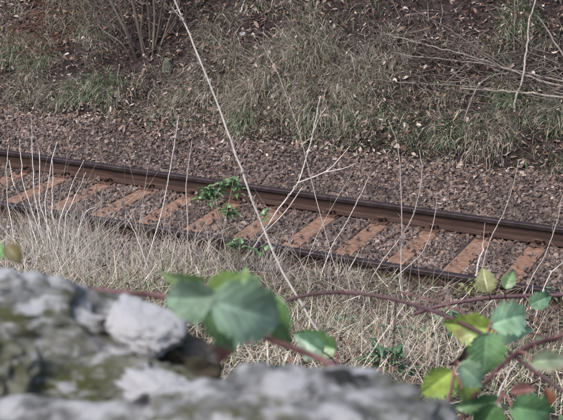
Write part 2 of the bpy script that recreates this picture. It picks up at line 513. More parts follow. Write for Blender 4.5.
for i in range(-3, 19):
    x = SL_X0 - i * SL_SP + 0.014 * math.sin(i * 3.1)
    if -1 < i < 12:
        lab = f'rusty brown sleeper, {ordinal[i]} one counted from the right edge, {sl_notes[i]}'
        if len(lab.split()) > 16: lab = f'rusty sleeper, {ordinal[i]} from the right edge, {sl_notes[i]}'
    else:
        lab = (f'{ordinal[-i - 1]} rusty brown sleeper out past the right edge of the photo' if i < 0 else f'{ordinal[i - 12]} rusty brown sleeper out past the left edge of the photo')
    t = thing('sleeper', lab, 'sleeper', (x, (Y_NEAR + Y_FAR) / 2 - 0.037, -0.172), 'sleepers under the rails')
    t.rotation_euler.z = 0.02 * math.sin(i * 5.3)
    def part(nm, me, loc=(0, 0, 0), rz=0):
        b = bpy.data.objects.new(nm, me); COL.objects.link(b); b.parent = t; b.location = loc; b.rotation_euler.z = rz
        return b
    part('sleeper_body', smeshes[i % 4])
    for yy in (Y_NEAR - 0.037, Y_FAR - 0.037):
        yl = yy - t.location.y
        part('baseplate', BP, (0, yl, 0.0015))
        part('rail_clip', CLIP, (0, yl, 0.012)); part('rail_clip', CLIP, (0, yl, 0.012), math.pi)

# ------------------------------------------------------------------ bank: litter, grass
C_GREY = (0.300, 0.272, 0.222); C_STRAW = (0.50, 0.455, 0.385); C_GREEN = (0.10, 0.22, 0.085); C_OLIVE = (0.175, 0.175, 0.120)
C_PALE = (0.60, 0.54, 0.46)

def litter(X, Y, size, cols, lift=0.01):
    n = len(X)
    Z = ground_z(X, Y) + lift + rng.uniform(0, 0.02, n)
    a = rng.uniform(0, 2 * math.pi, n)
    loc = np.array([(-1, 0, 0), (-0.35, 0.42, 0), (0.45, 0.36, 0), (1, 0, 0), (0.45, -0.36, 0), (-0.35, -0.42, 0), (-0.3, 0, 0), (0.4, 0, 0)])
    curl = rng.uniform(-0.1, 0.9, n); bend = rng.uniform(-0.5, 0.5, n)
    v = np.repeat(loc[None], n, 0).copy()
    v[:, :, 2] = np.abs(loc[:, 1])[None] * curl[:, None] * 1.4 + (loc[:, 0] ** 2)[None] * bend[:, None]
    nrm = rng.normal(0, 0.45, (n, 2)) + np.array([0.0, 0.0])
    Rm = rot_mats(n)
    flat = np.zeros((n, 3, 3)); ca, sa = np.cos(a), np.sin(a)
    flat[:, 0, 0] = ca; flat[:, 0, 1] = -sa; flat[:, 1, 0] = sa; flat[:, 1, 1] = ca; flat[:, 2, 2] = 1
    flat[:, 2, 0] = nrm[:, 0]; flat[:, 2, 1] = nrm[:, 1] 
    v = np.einsum('nij,nvj->nvi', flat, v) * size[:, None, None]
    v += np.stack([X, Y, Z], 1)[:, None]
    f = np.array([(0, 6, 1, 1), (1, 6, 7, 2), (2, 7, 3, 3), (0, 5, 6, 6), (5, 4, 7, 6), (4, 3, 7, 7)])
    tri = [(0, 6, 1), (1, 6, 2), (2, 6, 7), (2, 7, 3), (0, 5, 6), (5, 4, 6), (4, 7, 6), (4, 3, 7)]
    L = (np.arange(n)[:, None, None] * 8 + np.array(tri)[None]).ravel()
    return v.reshape(-1, 3), L, np.repeat(cols, 8, axis=0)

N = 135000
X = rng.uniform(-19, 2, N); Y = rng.uniform(Y_BANK - 0.3, 18.5, N)
Zg = ground_z(X, Y)
keep = in_view(X, Y, Zg, 100, 60) & ((vnoise(X, Y, 0.7, 21) + 0.5 * vnoise(X, Y, 0.25, 22)) > rng.uniform(-1.7, 1.0, N))
keep &= (Y > Y_BANK - 0.05) | (rng.random(N) < 0.5)
X, Y = X[keep], Y[keep]; n = len(X)
lp = np.array([(0.22, 0.155, 0.125), (0.34, 0.27, 0.235), (0.12, 0.075, 0.058), (0.46, 0.40, 0.36), (0.19, 0.105, 0.072), (0.085, 0.06, 0.052)])
cols = lp[rng.choice(6, n, p=[0.28, 0.17, 0.22, 0.11, 0.07, 0.15])] * rng.uniform(0.8, 1.2, (n, 1))
v, l, c = litter(X, Y, np.clip(rng.lognormal(math.log(0.020), 0.42, n), 0.008, 0.05), cols, np.where(rng.random(n) < 0.35, rng.uniform(0.03, 0.16, n), 0.01))
tag(mesh('leaf_litter', v, l, 3, M_LITTER, None, c, True), 'fallen brown and pinkish leaves strewn over the dark bank soil', 'leaf litter', kind='stuff')
N = 7000
X = rng.uniform(-13, 0.5, N); Y = Y_BANK + rng.normal(0.02, 0.16, N)
kk = in_view(X, Y, ground_z(X, Y), 90, 60) & (vnoise(X, Y, 0.5, 24) > rng.uniform(-1.2, 0.8, N)); X, Y = X[kk], Y[kk]; n = len(X)
v, l, c = litter(X, Y, np.clip(rng.lognormal(math.log(0.023), 0.35, n), 0.01, 0.045), lp[rng.choice(6, n, p=[0.3, 0.25, 0.12, 0.18, 0.1, 0.05])] * rng.uniform(0.8, 1.15, (n, 1)), rng.uniform(0.01, 0.05, n))
tag(mesh('leaf_drift', v, l, 3, M_LITTER, None, c, True), 'pale dead leaves drifted together along the foot of the bank', 'leaf litter', kind='stuff')
# stray leaves on ballast
N = 900
X = rng.uniform(-13, 1, N); Y = rng.uniform(Y_FAR + 0.2, Y_BANK, N) ; kk = rng.random(N) < ((Y - Y_FAR) / 1.2) ** 2
X, Y = X[kk], Y[kk]; n = len(X)
v, l, c = litter(X, Y, rng.uniform(0.012, 0.03, n), lp[rng.choice([0, 1, 3], n)], 0.05)
tag(mesh('stray_leaves', v, l, 3, M_LITTER, None, c, True), 'small pale dead leaves scattered along the upper ballast edge', 'leaf litter', kind='stuff')

def tuft(center, r, nb, length, cols, lean=(0.1, 1.0), droop=(0.6, 1.9), width=0.006, seg=4, dirbias=None):
    """grass tussock: blades rising out of a crown and falling over outward"""
    a = rng.uniform(0, 2 * math.pi, nb)
    rr = r * np.sqrt(rng.random(nb)) * 0.85
    X = center[0] + np.cos(a) * rr; Y = center[1] + np.sin(a) * rr
    Z = ground_z(X, Y) + 0.0
    az = a + rng.normal(0, 1.0, nb)
    if rng.random() < 0.9:
        sk = rng.normal(0, 0.45, 2); az = np.arctan2(np.sin(az) + sk[1], np.cos(az) + sk[0])
    if dirbias is not None:
        vx = np.cos(az) + dirbias[0]; vy = np.sin(az) + dirbias[1]; az = np.arctan2(vy, vx)
    ln = rng.uniform(0.55, 1.15, nb) * length
    return blades(np.stack([X, Y, Z - 0.01], 1), az, rng.uniform(*lean, nb), ln, np.full(nb, width) * rng.uniform(0.6, 1.3, nb), rng.uniform(*droop, nb), cols, seg)

def mixcols(nb, green, amt=0.3):
    amt = 0.5; green *= 0.9
    pick = rng.random(nb)
    c = np.where((pick < green)[:, None], np.array(C_GREEN), np.where((pick < green + 0.28)[:, None], np.array(C_OLIVE), np.array(C_GREY)))
    c = np.where((rng.random(nb) < 0.36)[:, None], np.array(C_STRAW) * 1.05, c)
    return c * rng.uniform(1 - amt, 1 + amt, (nb, 1))

# distinct tussocks, placed where they grow on the bank (photo position, radius px, share of green, length)
TUS = [
 (8, 52, 15, 0.6, 'small green grass tussock on the bank beside the rusty bracken'),
 (36, 58, 16, 0.5, 'green tussock just below the rusty bracken heap'),
 (27, 92, 17, 0.25, 'yellowish drooping tussock low on the bank at its left end'),
 (58, 96, 16, 0.1, 'straw grey tussock hanging over the ballast edge near the left end'),
 (80, 92, 14, 0.55, 'green tussock at the bank foot, left of its green twin'),
 (106, 90, 15, 0.65, 'brightest green tussock at the bank foot below the many-stemmed shrub'),
 (68, 14, 17, 0.25, 'pale tussock high on the bank left of the shrub'),
 (96, 34, 15, 0.45, 'greenish tussock tucked left of the shrub base'),
 (184, 92, 16, 0.1, 'grey tussock right of the upright mossy stone'),
 (217, 72, 25, 0.08, 'wide grey shaggy tussock right of the tall pale stalk'),
 (215, 30, 17, 0.2, 'grey green tussock high beside the top of the tall stalk'),
 (249, 92, 22, 0.08, 'tall drooping straw tussock in the middle of the bank'),
 (244, 118, 12, 0.6, 'small bright green tuft at the bank foot near the middle'),
 (271, 50, 17, 0.15, 'rounded grey tussock above the thin arching stem'),
 (309, 48, 24, 0.15, 'large domed grey tussock under the dark leafy soil'),
 (292, 90, 16, 0.25, 'olive centred tussock with flattened middle'),
 (324, 100, 25, 0.08, 'long haired pale tussock sweeping down to the ballast'),
 (345, 82, 17, 0.1, 'grey tussock behind the long haired pale one'),
 (368, 82, 20, 0.15, 'broad grey tussock left of the brushwood'),
 (304, 122, 12, 0.6, 'short green tuft beside the forked pale twig'),
 (508, 96, 14, 0.65, 'green tuft poking through the fallen branches'),
 (449, 132, 15, 0.65, 'green tuft at the bank foot below the brushwood'),
 (486, 134, 20, 0.08, 'grey shaggy tussock below the curved pale branch'),
 (556, 116, 15, 0.5, 'green tussock at the right end of the bank foot'),
 (518, 22, 17, 0.75, 'bushy dark green clump high on the bank by the curved branch'),
 (393, 52, 18, 0.1, 'grey tussock at the left end of the brushwood'),
]
for (x, y, r, g, lab) in TUS:
    p = ray_ground(x, y)
    d = np.linalg.norm(p - CAM)
    rm = r * d / FPX
    nb = int((150 + 14 * r) * (1.5 if g >= 0.5 else 1))
    V, L, C = tuft(p, rm * 1.2, nb, rm * 1.4, np.where(rng.random((nb, 1)) < (0.0 if g < 0.5 else 0.25 + 0.5 * (g - 0.5)), jitter_col((0.10, 0.185, 0.08), nb, 0.45, 0.15), mixcols(nb, g * 0.6)), lean=(0.1, 1.3), droop=(0.6, 2.9), width=0.0052, seg=5, dirbias=(rng.normal(0, 0.3), -0.9))
    o = mesh('grass_tussock', V, L, 4, M_GRASS, None, C, True, origin=p)
    tag(o, lab, 'tussock', 'grass tussocks on the far bank')

pk = Pack()
cnt = 0
for _ in range(2600):
    x = rng.uniform(-18, 1); y = Y_BANK + 0.05 + rng.uniform(0, 1) ** 1.3 * 5.5
    z = ground_z(x, y)
    px, py, d = proj(np.array([x, y, z]))
    if not (-90 < px < 650 and -60 < py): continue
    dens = 0.30 + 0.65 * vnoise(x, y, 0.8, 31) - 0.50 * sstep(13.2, 14.4, y) * (1 if px > 200 else 0.3)
    if px > 320 and py < 30: dens -= 0.3
    toe = y < Y_BANK + 0.45 and px > 230
    if toe: dens += 0.30
    if rng.random() > dens: continue
    cnt += 1
    r = rng.uniform(0.07, 0.2); nb = int(40 + 400 * r)
    g = max(0, 0.12 + 0.35 * vnoise(x, y, 0.8, 33))
    if toe: g += 0.15; r *= 0.8; nb = int(nb * 0.7)
    pk.add(tuft((x, y), r, nb, r * 1.6, mixcols(nb, g), lean=(0.15, 1.3), droop=(0.9, 2.6), width=0.0046, seg=4, dirbias=(0, -0.7)))
N = 95000
X = rng.uniform(-17, 1.5, N); Y = Y_BANK - 0.02 + rng.uniform(0, 1, N) ** 1.2 * 5.0
Zg = ground_z(X, Y); pxs, pys, _d = proj(np.stack([X, Y, Zg], 1))
mt_ = 0.20 + 1.0 * vnoise(X, Y, 0.7, 35) + 0.9 * vnoise(X, Y, 0.22, 36) - 0.55 * sstep(13.2, 14.4, Y) * np.where(pxs > 200, 1, 0.3)
kk = in_view(X, Y, Zg, 90, 50) & (mt_ > rng.uniform(-0.6, 0.8, N))
X, Y, Zg = X[kk], Y[kk], Zg[kk]; n = len(X)
gn = np.clip(0.24 + 0.7 * vnoise(X, Y, 0.6, 37), 0.02, 0.8)
u_ = rng.random(n)[:, None]; gn = gn[:, None]
cc = np.where(u_ < gn * 0.5, np.array(C_GREEN), np.where(u_ < gn, np.array(C_OLIVE), np.where(u_ < gn + 0.35 * (1 - gn), np.array(C_GREY), np.array(C_STRAW) * 0.85)))
cc = np.where(rng.random((n, 1)) < 0.15, np.array((0.12, 0.085, 0.07)), cc) * rng.uniform(0.55, 1.3, (n, 1))
azm = rng.uniform(0, 2 * math.pi, n); azm = np.arctan2(np.sin(azm) - 0.6, np.cos(azm))
pk.add(blades(np.stack([X, Y, Zg + rng.uniform(0, 0.05, n)], 1), azm, rng.uniform(0.3, 1.7, n), rng.uniform(0.08, 0.26, n), np.clip(rng.lognormal(math.log(0.0048), 0.4, n), 0.002, 0.011), rng.uniform(-0.3, 1.6, n), cc, 3))
tag(pk.build('bank_grass', M_GRASS), 'matted grey green grass between the tussocks of the far bank', 'grass', kind='stuff')

# ------------------------------------------------------------------ near slope: dead grass
N = 112000
X = rng.uniform(-9, 1.5, N); Y = rng.uniform(2.2, Y_TOE + 0.75, N)
Zg = ground_z(X, Y)
edge = Y_TOE + 0.22 + 0.3 * sstep(-4.8, -3.8, X) + 0.28 * vnoise(X, 0 * X, 0.6, 41) - 0.1 - 0.25*np.exp(-((X + 5.6) / 0.5) ** 2)
keep = in_view(X, Y, Zg, 110, 90) & (Y < edge) & (vnoise(X, Y, 0.5, 42) + 0.7 * vnoise(X, Y, 0.16, 48) > rng.uniform(-1.5, 0.9, N))
gap_ = np.exp(-(((X + 5.75) / 0.38) ** 2 + ((Y - 8.7) / 0.55) ** 2))
keep &= rng.random(len(X)) > 0.92 * gap_
X, Y, Zg = X[keep], Y[keep], Zg[keep]; n = len(X)
grn = np.clip(0.20 + 0.40 * vnoise(X, Y, 0.9, 43) + 0.5 * np.exp(-((X + 5.0) ** 2 + (Y - 7.2) ** 2) / 1.2), 0, 0.7)
pick = rng.random(n)
cols = np.where((pick < grn)[:, None], np.array((0.14, 0.20, 0.09)), np.array((0.52, 0.46, 0.35)))
cols = np.where((rng.random(n) < 0.30)[:, None], np.array((0.13, 0.085, 0.07)), cols)
cols = np.where(((pick > grn) & (rng.random(n) < 0.18))[:, None], np.array((0.74, 0.69, 0.60)), cols) * rng.uniform(0.45, 1.25, (n, 1))
flat = rng.random(n) < 0.62
lean = np.where(flat, rng.uniform(0.9, 1.55, n), rng.uniform(0.05, 0.7, n))
hv = 0.75 + 0.5 * np.clip(vnoise(X, Y, 0.45, 47) + 0.3, 0, 1)
ln = np.where(flat, rng.uniform(0.10, 0.36, n), rng.uniform(0.10, 0.34, n) * hv)
dr = np.where(flat, rng.uniform(-0.5, 0.5, n), rng.uniform(0.1, 2.0, n))
V, L, C = blades(np.stack([X, Y, Zg + np.where(flat, rng.uniform(0, 0.10, n), -0.01)], 1), rng.uniform(0, 2 * math.pi, n), lean, ln, np.clip(rng.lognormal(math.log(0.0042), 0.5, n), 0.0015, 0.013), dr, cols, 4)
tag(mesh('dead_grass', V, L, 4, M_GRASS, None, C, True), 'matted pale straw grass covering the slope below the wall', 'grass', kind='stuff')

# small green leaves creeping through the straw
N = 5200
X = rng.uniform(-7, 1, N); Y = rng.uniform(3.5, Y_TOE, N)
kk = in_view(X, Y, ground_z(X, Y), 90, 60) & (vnoise(X, Y, 0.55, 51) + 0.3 * sstep(-4.5, -2.0, X) > rng.uniform(0.1, 1.2, N))
X, Y = X[kk], Y[kk]; n = len(X)
cc = np.array([(0.065, 0.115, 0.055), (0.10, 0.165, 0.08), (0.15, 0.19, 0.09), (0.06, 0.085, 0.05)])[rng.choice(4, n)] * rng.uniform(0.7, 1.2, (n, 1))
v, l, c = litter(X, Y, rng.uniform(0.012, 0.036, n), cc, rng.uniform(0.05, 0.16, n))
tag(mesh('ground_leaves', v, l, 3, M_LEAF, None, c, True), 'small dark green leaves creeping through the straw grass', 'ground cover', kind='stuff')
N = 2600
X = rng.uniform(-7, 1, N); Y = rng.uniform(3.5, Y_TOE + 0.2, N)
kk = in_view(X, Y, ground_z(X, Y), 90, 60); X, Y = X[kk], Y[kk]; n = len(X)
v, l, c = litter(X, Y, rng.uniform(0.012, 0.036, n), lp[rng.choice([0, 1, 2, 4, 5], n)], rng.uniform(0.03, 0.14, n))
tag(mesh('fallen_leaves', v, l, 3, M_LITTER, None, c, True), 'brown dead leaves caught in the straw grass of the near slope', 'leaf litter', kind='stuff')

# twigs and broken stems lying in it
pk = Pack()
for _ in range(750):
    x = rng.uniform(-7, 1); y = rng.uniform(3.5, Y_TOE + 0.3)
    z = ground_z(x, y)
    px, py, d = proj(np.array([x, y, z]))
    if not (-60 < px < 620 and py < 470): continue
    a = rng.uniform(0, 2 * math.pi); L_ = rng.uniform(0.15, 0.55); el = rng.uniform(-0.1, 0.55)
    p0 = np.array([x, y, z + 0.02]); d1 = np.array([math.cos(a) * math.cos(el), math.sin(a) * math.cos(el), math.sin(el)])
    p1 = p0 + d1 * L_ * 0.5 + rng.normal(0, 0.02, 3); p2 = p0 + d1 * L_ + rng.normal(0, 0.035, 3)
    r = rng.uniform(0.0012, 0.0032)
    col = [(0.40, 0.33, 0.29), (0.16, 0.10, 0.08), (0.62, 0.56, 0.53), (0.10, 0.065, 0.06)][rng.choice(4, p=[0.4, 0.25, 0.15, 0.2])]
    pk.add(tube([p0, p1, p2], [r, r * 0.8, r * 0.4], col, 4, 2))
tag(pk.build('fallen_stems', M_STALK), 'broken dry stems lying crisscross in the dead grass', 'twigs', kind='stuff')

# dry tufts with tall stalks
def dry_tuft(x, y, r_px, h, nb, lab, green=0.1, gd=None):
    p = ray_ground(x, y); d = np.linalg.norm(p - CAM); rm = r_px * d / FPX
    t = thing('dry_grass_tuft', lab, 'grass tuft', p, 'dry grass tufts by the near rail')
    cols = np.where((rng.random(nb) < green)[:, None], np.array((0.17, 0.24, 0.11)), np.array(C_PALE)) * rng.uniform(0.5, 1.25, (nb, 1))
    V, L, C = tuft(p, rm * 1.25, nb, h * 0.72, cols, lean=(0.0, 1.0), droop=(0.1, 1.7), width=0.0055, seg=5)
    mesh('blades', V, L, 4, M_GRASS, t, C, True)
    return t, p, rm
tufts = []
for args in [(58, 262, 52, 0.56, 520, 'big bleached dry grass tuft with tall stalks in front of the near rail', 0.25),
             (20, 258, 30, 0.46, 280, 'pale dry tuft at the left edge above the lichened stone', 0.3),
             (150, 275, 32, 0.40, 280, 'dry tuft leaning toward the thick bramble cane', 0.1),
             (200, 272, 32, 0.48, 300, 'dry tuft at the foot of the green ferny weed', 0.15),
             (255, 278, 28, 0.38, 240, 'dry tuft where the two pale stalks cross', 0.08),
             (330, 288, 30, 0.28, 300, 'low dry tuft just above the arching bramble cane', 0.06)]:
    tufts.append((dry_tuft(*args), args))

def stalk(name, lab, pts, wpx, col, cat='stalk', lean=0.0, d0=None, branches=(), base_lift=0.0, taper=0.45, group=None, parent=None, root=True):
    """dry stalk standing on the slope; the first point is the foot"""
    x0, y0 = pts[0]
    if d0 is None:
        g = ray_ground(x0, y0); d0 = float((g - CAM) @ FW)
    n = len(pts)
    Pp = [P(x, y, d0 + lean * i / max(1, n - 1)) for i, (x, y) in enumerate(pts)]
    if root:
        foot = Pp[0].copy(); foot[2] = min(foot[2] - 0.02, float(ground_z(foot[0], foot[1])) - 0.01)
        Pp = [foot] + Pp
    nn = len(Pp)
    r0 = wpx * (0.5 if wpx > 2.3 else 0.40) * d0 / FPX
    rad = np.linspace(r0, r0 * taper, nn)
    base = Pp[0]
    pk = Pack().add(tube(Pp, rad, col, 6, 5, wob=r0 * 0.32))
    tone = np.array(col)
    for j in range(2, nn):
        for _k in range(2):
            f = rng.random(); b_ = Pp[j - 1] * (1 - f) + Pp[j] * f; dirv = (Pp[j] - Pp[j - 1]); dirv = dirv / (np.linalg.norm(dirv) + 1e-9)
            if rng.random() < 0.55:
                q_ = b_ + (dirv * rng.uniform(0.3, 1.0) + rng.normal(0, 0.45, 3)) * rng.uniform(0.03, 0.13)
                pk.add(tube([b_, (b_ + q_) / 2 + rng.normal(0, 0.005, 3), q_], [rad[j] * 0.5, rad[j] * 0.4, rad[j] * 0.25], tone * rng.uniform(0.7, 1.0), 4, 2))
            pk.add(tube([b_ - dirv * r0 * 1.3, b_, b_ + dirv * r0 * 1.3], [rad[j] * 0.9, rad[j] * 1.5, rad[j] * 0.9], tone * 0.6, 6, 2))
    if branches:
        t = thing(name, lab, cat, base, group)
        pk.build('stem', M_STALK, t)
        for bp in branches:
            bpts = [P(x, y, d0 + lean * 0.5) for x, y in bp]
            Pack().add(tube(bpts, np.linspace(r0 * 0.7, r0 * 0.25, len(bpts)), col, 5, 5, wob=r0 * 0.1)).build('side_branch', M_STALK, t)
        return t
    o = pk.build(name, M_STALK, None, True, origin=base)
    return tag(o, lab, cat, group)
WH = (0.53, 0.49, 0.455); GR = (0.36, 0.315, 0.29); DKS = (0.20, 0.145, 0.13)
G1 = 'dead stalks standing in front of the track'
stalk('dead_stalk', 'tallest pale straight stalk running from the bramble up to the top of the photo', [(330, 352), (290, 285), (262, 225), (245, 180), (222, 115), (200, 60), (175, 0), (168, -22)], 2.9, WH, lean=-0.6, taper=0.55, group=G1)
stalk('dead_stalk', 'forked pale stalk crossing the tallest stalk in front of the near rail', [(238, 268), (260, 238), (275, 215), (297, 183), (308, 152), (316, 118), (320, 96)], 2.4, WH, group=G1,
      branches=[[(297, 183), (325, 172), (340, 158), (350, 146)], [(325, 172), (342, 169), (356, 163)], [(262, 235), (285, 212), (303, 186)]], taper=0.3)
stalk('dead_stalk', 'long thin arching brown stem hanging over both rails', [(342, 300), (338, 278), (322, 220), (308, 167), (301, 138), (290, 105), (277, 72), (262, 45)], 1.6, GR, group=G1)
stalk('dead_stalk', 'curved pale stalk standing before the fourth sleeper', [(368, 290), (373, 276), (385, 258), (400, 238), (412, 218), (420, 190), (422, 168), (419, 150)], 2.0, GR, group=G1)
stalk('dead_stalk', 'bent brown stalk with drooping tip before the far rail', [(380, 296), (395, 278), (418, 258), (429, 238), (435, 215), (437, 198)], 1.9, GR, group=G1)
stalk('dead_stalk', 'tall slanting stalk rising to the bank foot near the right', [(474, 290), (480, 275), (490, 240), (505, 210), (513, 185), (519, 160)], 2.0, GR, group=G1)
stalk('dead_stalk', 'thin upright stalk passing the foot of the forked bank twig', [(400, 288), (402, 230), (400, 165), (396, 140), (388, 120)], 1.7, (0.36, 0.30, 0.30), group=G1)
stalk('dead_stalk', 'slender pale stalk with crook tip leaning right behind the dry tuft', [(140, 282), (152, 246), (163, 205), (170, 170), (175, 140), (179, 116)], 2.0, WH, group=G1)
stalk('dead_stalk', 'pale stalk leaning left over the near rail', [(158, 290), (146, 262), (136, 236), (129, 221)], 2.0, WH, group=G1)
stalk('dead_stalk', 'short thick white stub standing by the second sleeper', [(474, 285), (478, 265), (482, 252), (484, 241)], 2.8, WH, group=G1)
stalk('dead_stalk', 'slanting pale stalk at the right edge over the end of the far rail', [(512, 320), (530, 282), (545, 255), (556, 225), (562, 198)], 2.0, GR, group=G1)
stalk('dead_stalk', 'pale stalk slanting up before the third sleeper with seed tip', [(318, 288), (330, 250), (345, 225), (358, 200), (369, 177)], 1.7, WH, group=G1)
stalk('dead_stalk', 'thin upright stalk above the green ferny weed', [(186, 262), (188, 225), (186, 190), (189, 160), (192, 140)], 1.6, (0.5, 0.44, 0.43), group=G1)
stalk('dead_stalk', 'fine dark twig stem with hooked tip at the left ballast', [(96, 245), (99, 225), (101, 205), (102, 192)], 1.5, GR, group=G1)
stalk('dead_stalk', 'pale leaning stalk in the right hand bramble gap', [(532, 330), (540, 300), (550, 275), (563, 262)], 2.2, WH, group=G1)
stalk('dead_stalk', 'pale stalk lying low across the straw below the arching cane', [(352, 385), (372, 352), (392, 322), (408, 300)], 2.2, (0.58, 0.50, 0.45), group=G1)
stalk('dead_stalk', 'pale bent straw beside the yellow green leaf', [(492, 425), (497, 400), (507, 376), (518, 362)], 2.6, WH, d0=3.4, group=G1)
# tall stalks rising out of the big tuft
for i, pts in enumerate([[(50, 262), (22, 178), (20, 140)], [(48, 262), (34, 190), (32, 140), (31, 118)], [(56, 262), (60, 220), (72, 185), (84, 160)], [(60, 260), (40, 205), (39, 150), (36, 138)],
                         [(62, 262), (66, 215), (78, 190), (86, 172)], [(44, 260), (28, 215), (14, 185), (9, 160)], [(52, 262), (45, 200), (51, 165), (57, 142)], [(64, 262), (52, 215), (53, 180), (52, 160)],
                         [(18, 258), (8, 205), (6, 170), (9, 145)], [(66, 262), (80, 225), (86, 212), (96, 207)]]):
    g = ray_ground(pts[0][0], pts[0][1]); d0 = float((g - CAM) @ FW)
    Pp = [P(x, y, d0 + random.uniform(-0.1, 0.1)) for x, y in pts]
    Pp[0] = g + np.array([0, 0, -0.02])
    Pp = [Pp[0]] + [(Pp[j] * (1 - f) + Pp[j + 1] * f) + (rng.normal(0, 0.0035, 3) if f < 1 else 0) for j in range(len(Pp) - 1) for f in (0.35, 0.7, 1.0)]
    tt = tufts[0][0][0]
    rr = 0.62 * d0 / FPX
    Pack().add(tube(Pp, np.linspace(rr, rr * 0.4, len(Pp)), (0.68, 0.64, 0.60), 5, 4, wob=0.0010)).build('tall_stalk', M_STALK, tt)
# many lesser upright stalks across the front, fine dry stems that nobody could count
pk = Pack()
for _ in range(2500):
    u_ = rng.random()
    px = rng.uniform(-20, 585) if u_ < 0.4 else (rng.normal(210, 75) if u_ < 0.75 else rng.normal(60, 30)); py = rng.uniform(236, 300) if px < 330 else rng.uniform(285, 345)
    g = ray_ground(px, py)
    if g[1] > Y_TOE + 0.25: continue
    h = 0.10 + (0.56 if px < 110 else 0.50 if px < 340 else 0.28) * rng.random() ** 1.3
    a = rng.uniform(0, 2 * math.pi); ln = rng.uniform(0.05, 0.8)
    dx = np.array([math.cos(a) * math.sin(ln), math.sin(a) * math.sin(ln), math.cos(ln)])
    side = rng.normal(0, 0.07 if rng.random() < 0.65 else 0.28, 3) * h
    p1 = g + dx * h * 0.5 + side; p2 = g + dx * h + side * 2.5 + np.array([0, 0, -0.1 * h])
    r = np.clip(rng.lognormal(math.log(0.0013), 0.35), 0.0009, 0.0036)
    col = np.array([(0.74, 0.69, 0.63), GR, C_STRAW][rng.choice(3, p=[0.36, 0.27, 0.37])]) * rng.uniform(0.7, 1.1)
    pk.add(tube([g - np.array([0, 0, 0.02]), p1, p2], [r, r * 0.8, r * 0.35], col, 4, 3))
    if rng.random() < 0.3:
        q = p1 + rng.normal(0, 0.35, 3) * h * np.array([1, 1, 0.5]) + np.array([0, 0, 0.25 * h])
        pk.add(tube([p1, (p1 + q) / 2 + np.array([0, 0, 0.01]), q], [r * 0.7, r * 0.5, r * 0.3], col, 4, 2))
tag(pk.build('dry_stems', M_STALK), 'fine bleached stems standing among the dead grass by the near rail', 'dry stems', kind='stuff')

# ------------------------------------------------------------------ bank: branches, shrub, stone
def bank_stick(name, lab, pts, wpx, col, lift, cat='branch', group=None, branches=()):
    # pts: photo pixels; each lies over the bank, lift metres above the soil
    P3 = []
    for i, (x, y) in enumerate(pts):
        lf = lift[i] if isinstance(lift, (list, tuple)) else lift
        P3.append(ray_ground(x, y, lf))
    r0 = wpx * 0.40 * 15 / FPX
    o = Pack().add(tube(P3, np.linspace(r0, r0 * 0.5, len(P3)), col, 6, 5, wob=r0 * 0.3)).build(name, M_WOOD, None, True, origin=P3[0])
    return tag(o, lab, cat, group)
G2 = 'fallen branches of the brushwood pile'
PB = (0.18, 0.155, 0.14); DB = (0.09, 0.07, 0.064)
bank_stick('fallen_branch', 'curved pale debarked branch standing up at the right of the bank', [(514, 112), (516, 98), (523, 76), (527, 45), (529, 22), (535, 0), (531, -14)], 2.9, (0.29, 0.255, 0.235), [0.03, 0.12, 0.25, 0.35, 0.4, 0.4, 0.4], group=G2)
bank_stick('fallen_branch', 'thick pale branch lying lowest in the brushwood', [(575, 99), (545, 95), (515, 92), (485, 90), (462, 88)], 3.0, (0.26, 0.23, 0.20), 0.14, group=G2)
bank_stick('fallen_branch', 'longest slanting branch crossing the middle of the brushwood', [(580, 90), (545, 82), (510, 70), (470, 56), (435, 47), (400, 38), (385, 34)], 3.0, PB, 0.22, group=G2)
bank_stick('fallen_branch', 'second slanting branch just above the thick pale one', [(575, 84), (540, 76), (505, 68), (470, 62), (430, 58), (392, 53)], 2.4, PB, 0.20, group=G2)
bank_stick('fallen_branch', 'dark branch sloping from the leaf pile down to the brushwood', [(520, 74), (492, 58), (465, 40), (440, 24), (412, 9)], 2.6, DB, 0.2, group=G2)
bank_stick('fallen_branch', 'flat grey branch trailing left out of the brushwood', [(520, 92), (475, 87), (430, 84), (395, 82), (372, 79)], 2.2, PB, 0.1, group=G2)
bank_stick('fallen_branch', 'dark thin branch above the green bushy clump', [(524, 44), (512, 34), (503, 18), (495, 6)], 2.0, DB, 0.25, group=G2)
bank_stick('fallen_branch', 'grey branch at the far right top of the bank', [(568, 62), (556, 44), (545, 26), (538, 16)], 2.6, PB, 0.2, group=G2)
bank_stick('fallen_branch', 'arching twig stalk bending right above the grey shaggy tussock', [(462, 135), (465, 118), (472, 98), (480, 84), (492, 75)], 2.4, PB, [0.02, 0.1, 0.2, 0.25, 0.22], group=G2)
bank_stick('fallen_branch', 'forked pale twig at the bank foot in the middle', [(310, 141), (315, 128), (320, 116), (326, 108)], 2.0, (0.5, 0.45, 0.42), [0.02, 0.08, 0.14, 0.18], group=G2)
bank_stick('fallen_branch', 'short pale twig beside the broad grey tussock', [(355, 92), (354, 78), (356, 60)], 1.8, PB, [0.02, 0.15, 0.25], group=G2)
bank_stick('fallen_branch', 'pale stick stuck upright at the top beside the tall stalk', [(241, 12), (243, 5), (245, 0)], 2.6, (0.5, 0.46, 0.44), [0.02, 0.06, 0.1], group=G2)
pk = Pack()
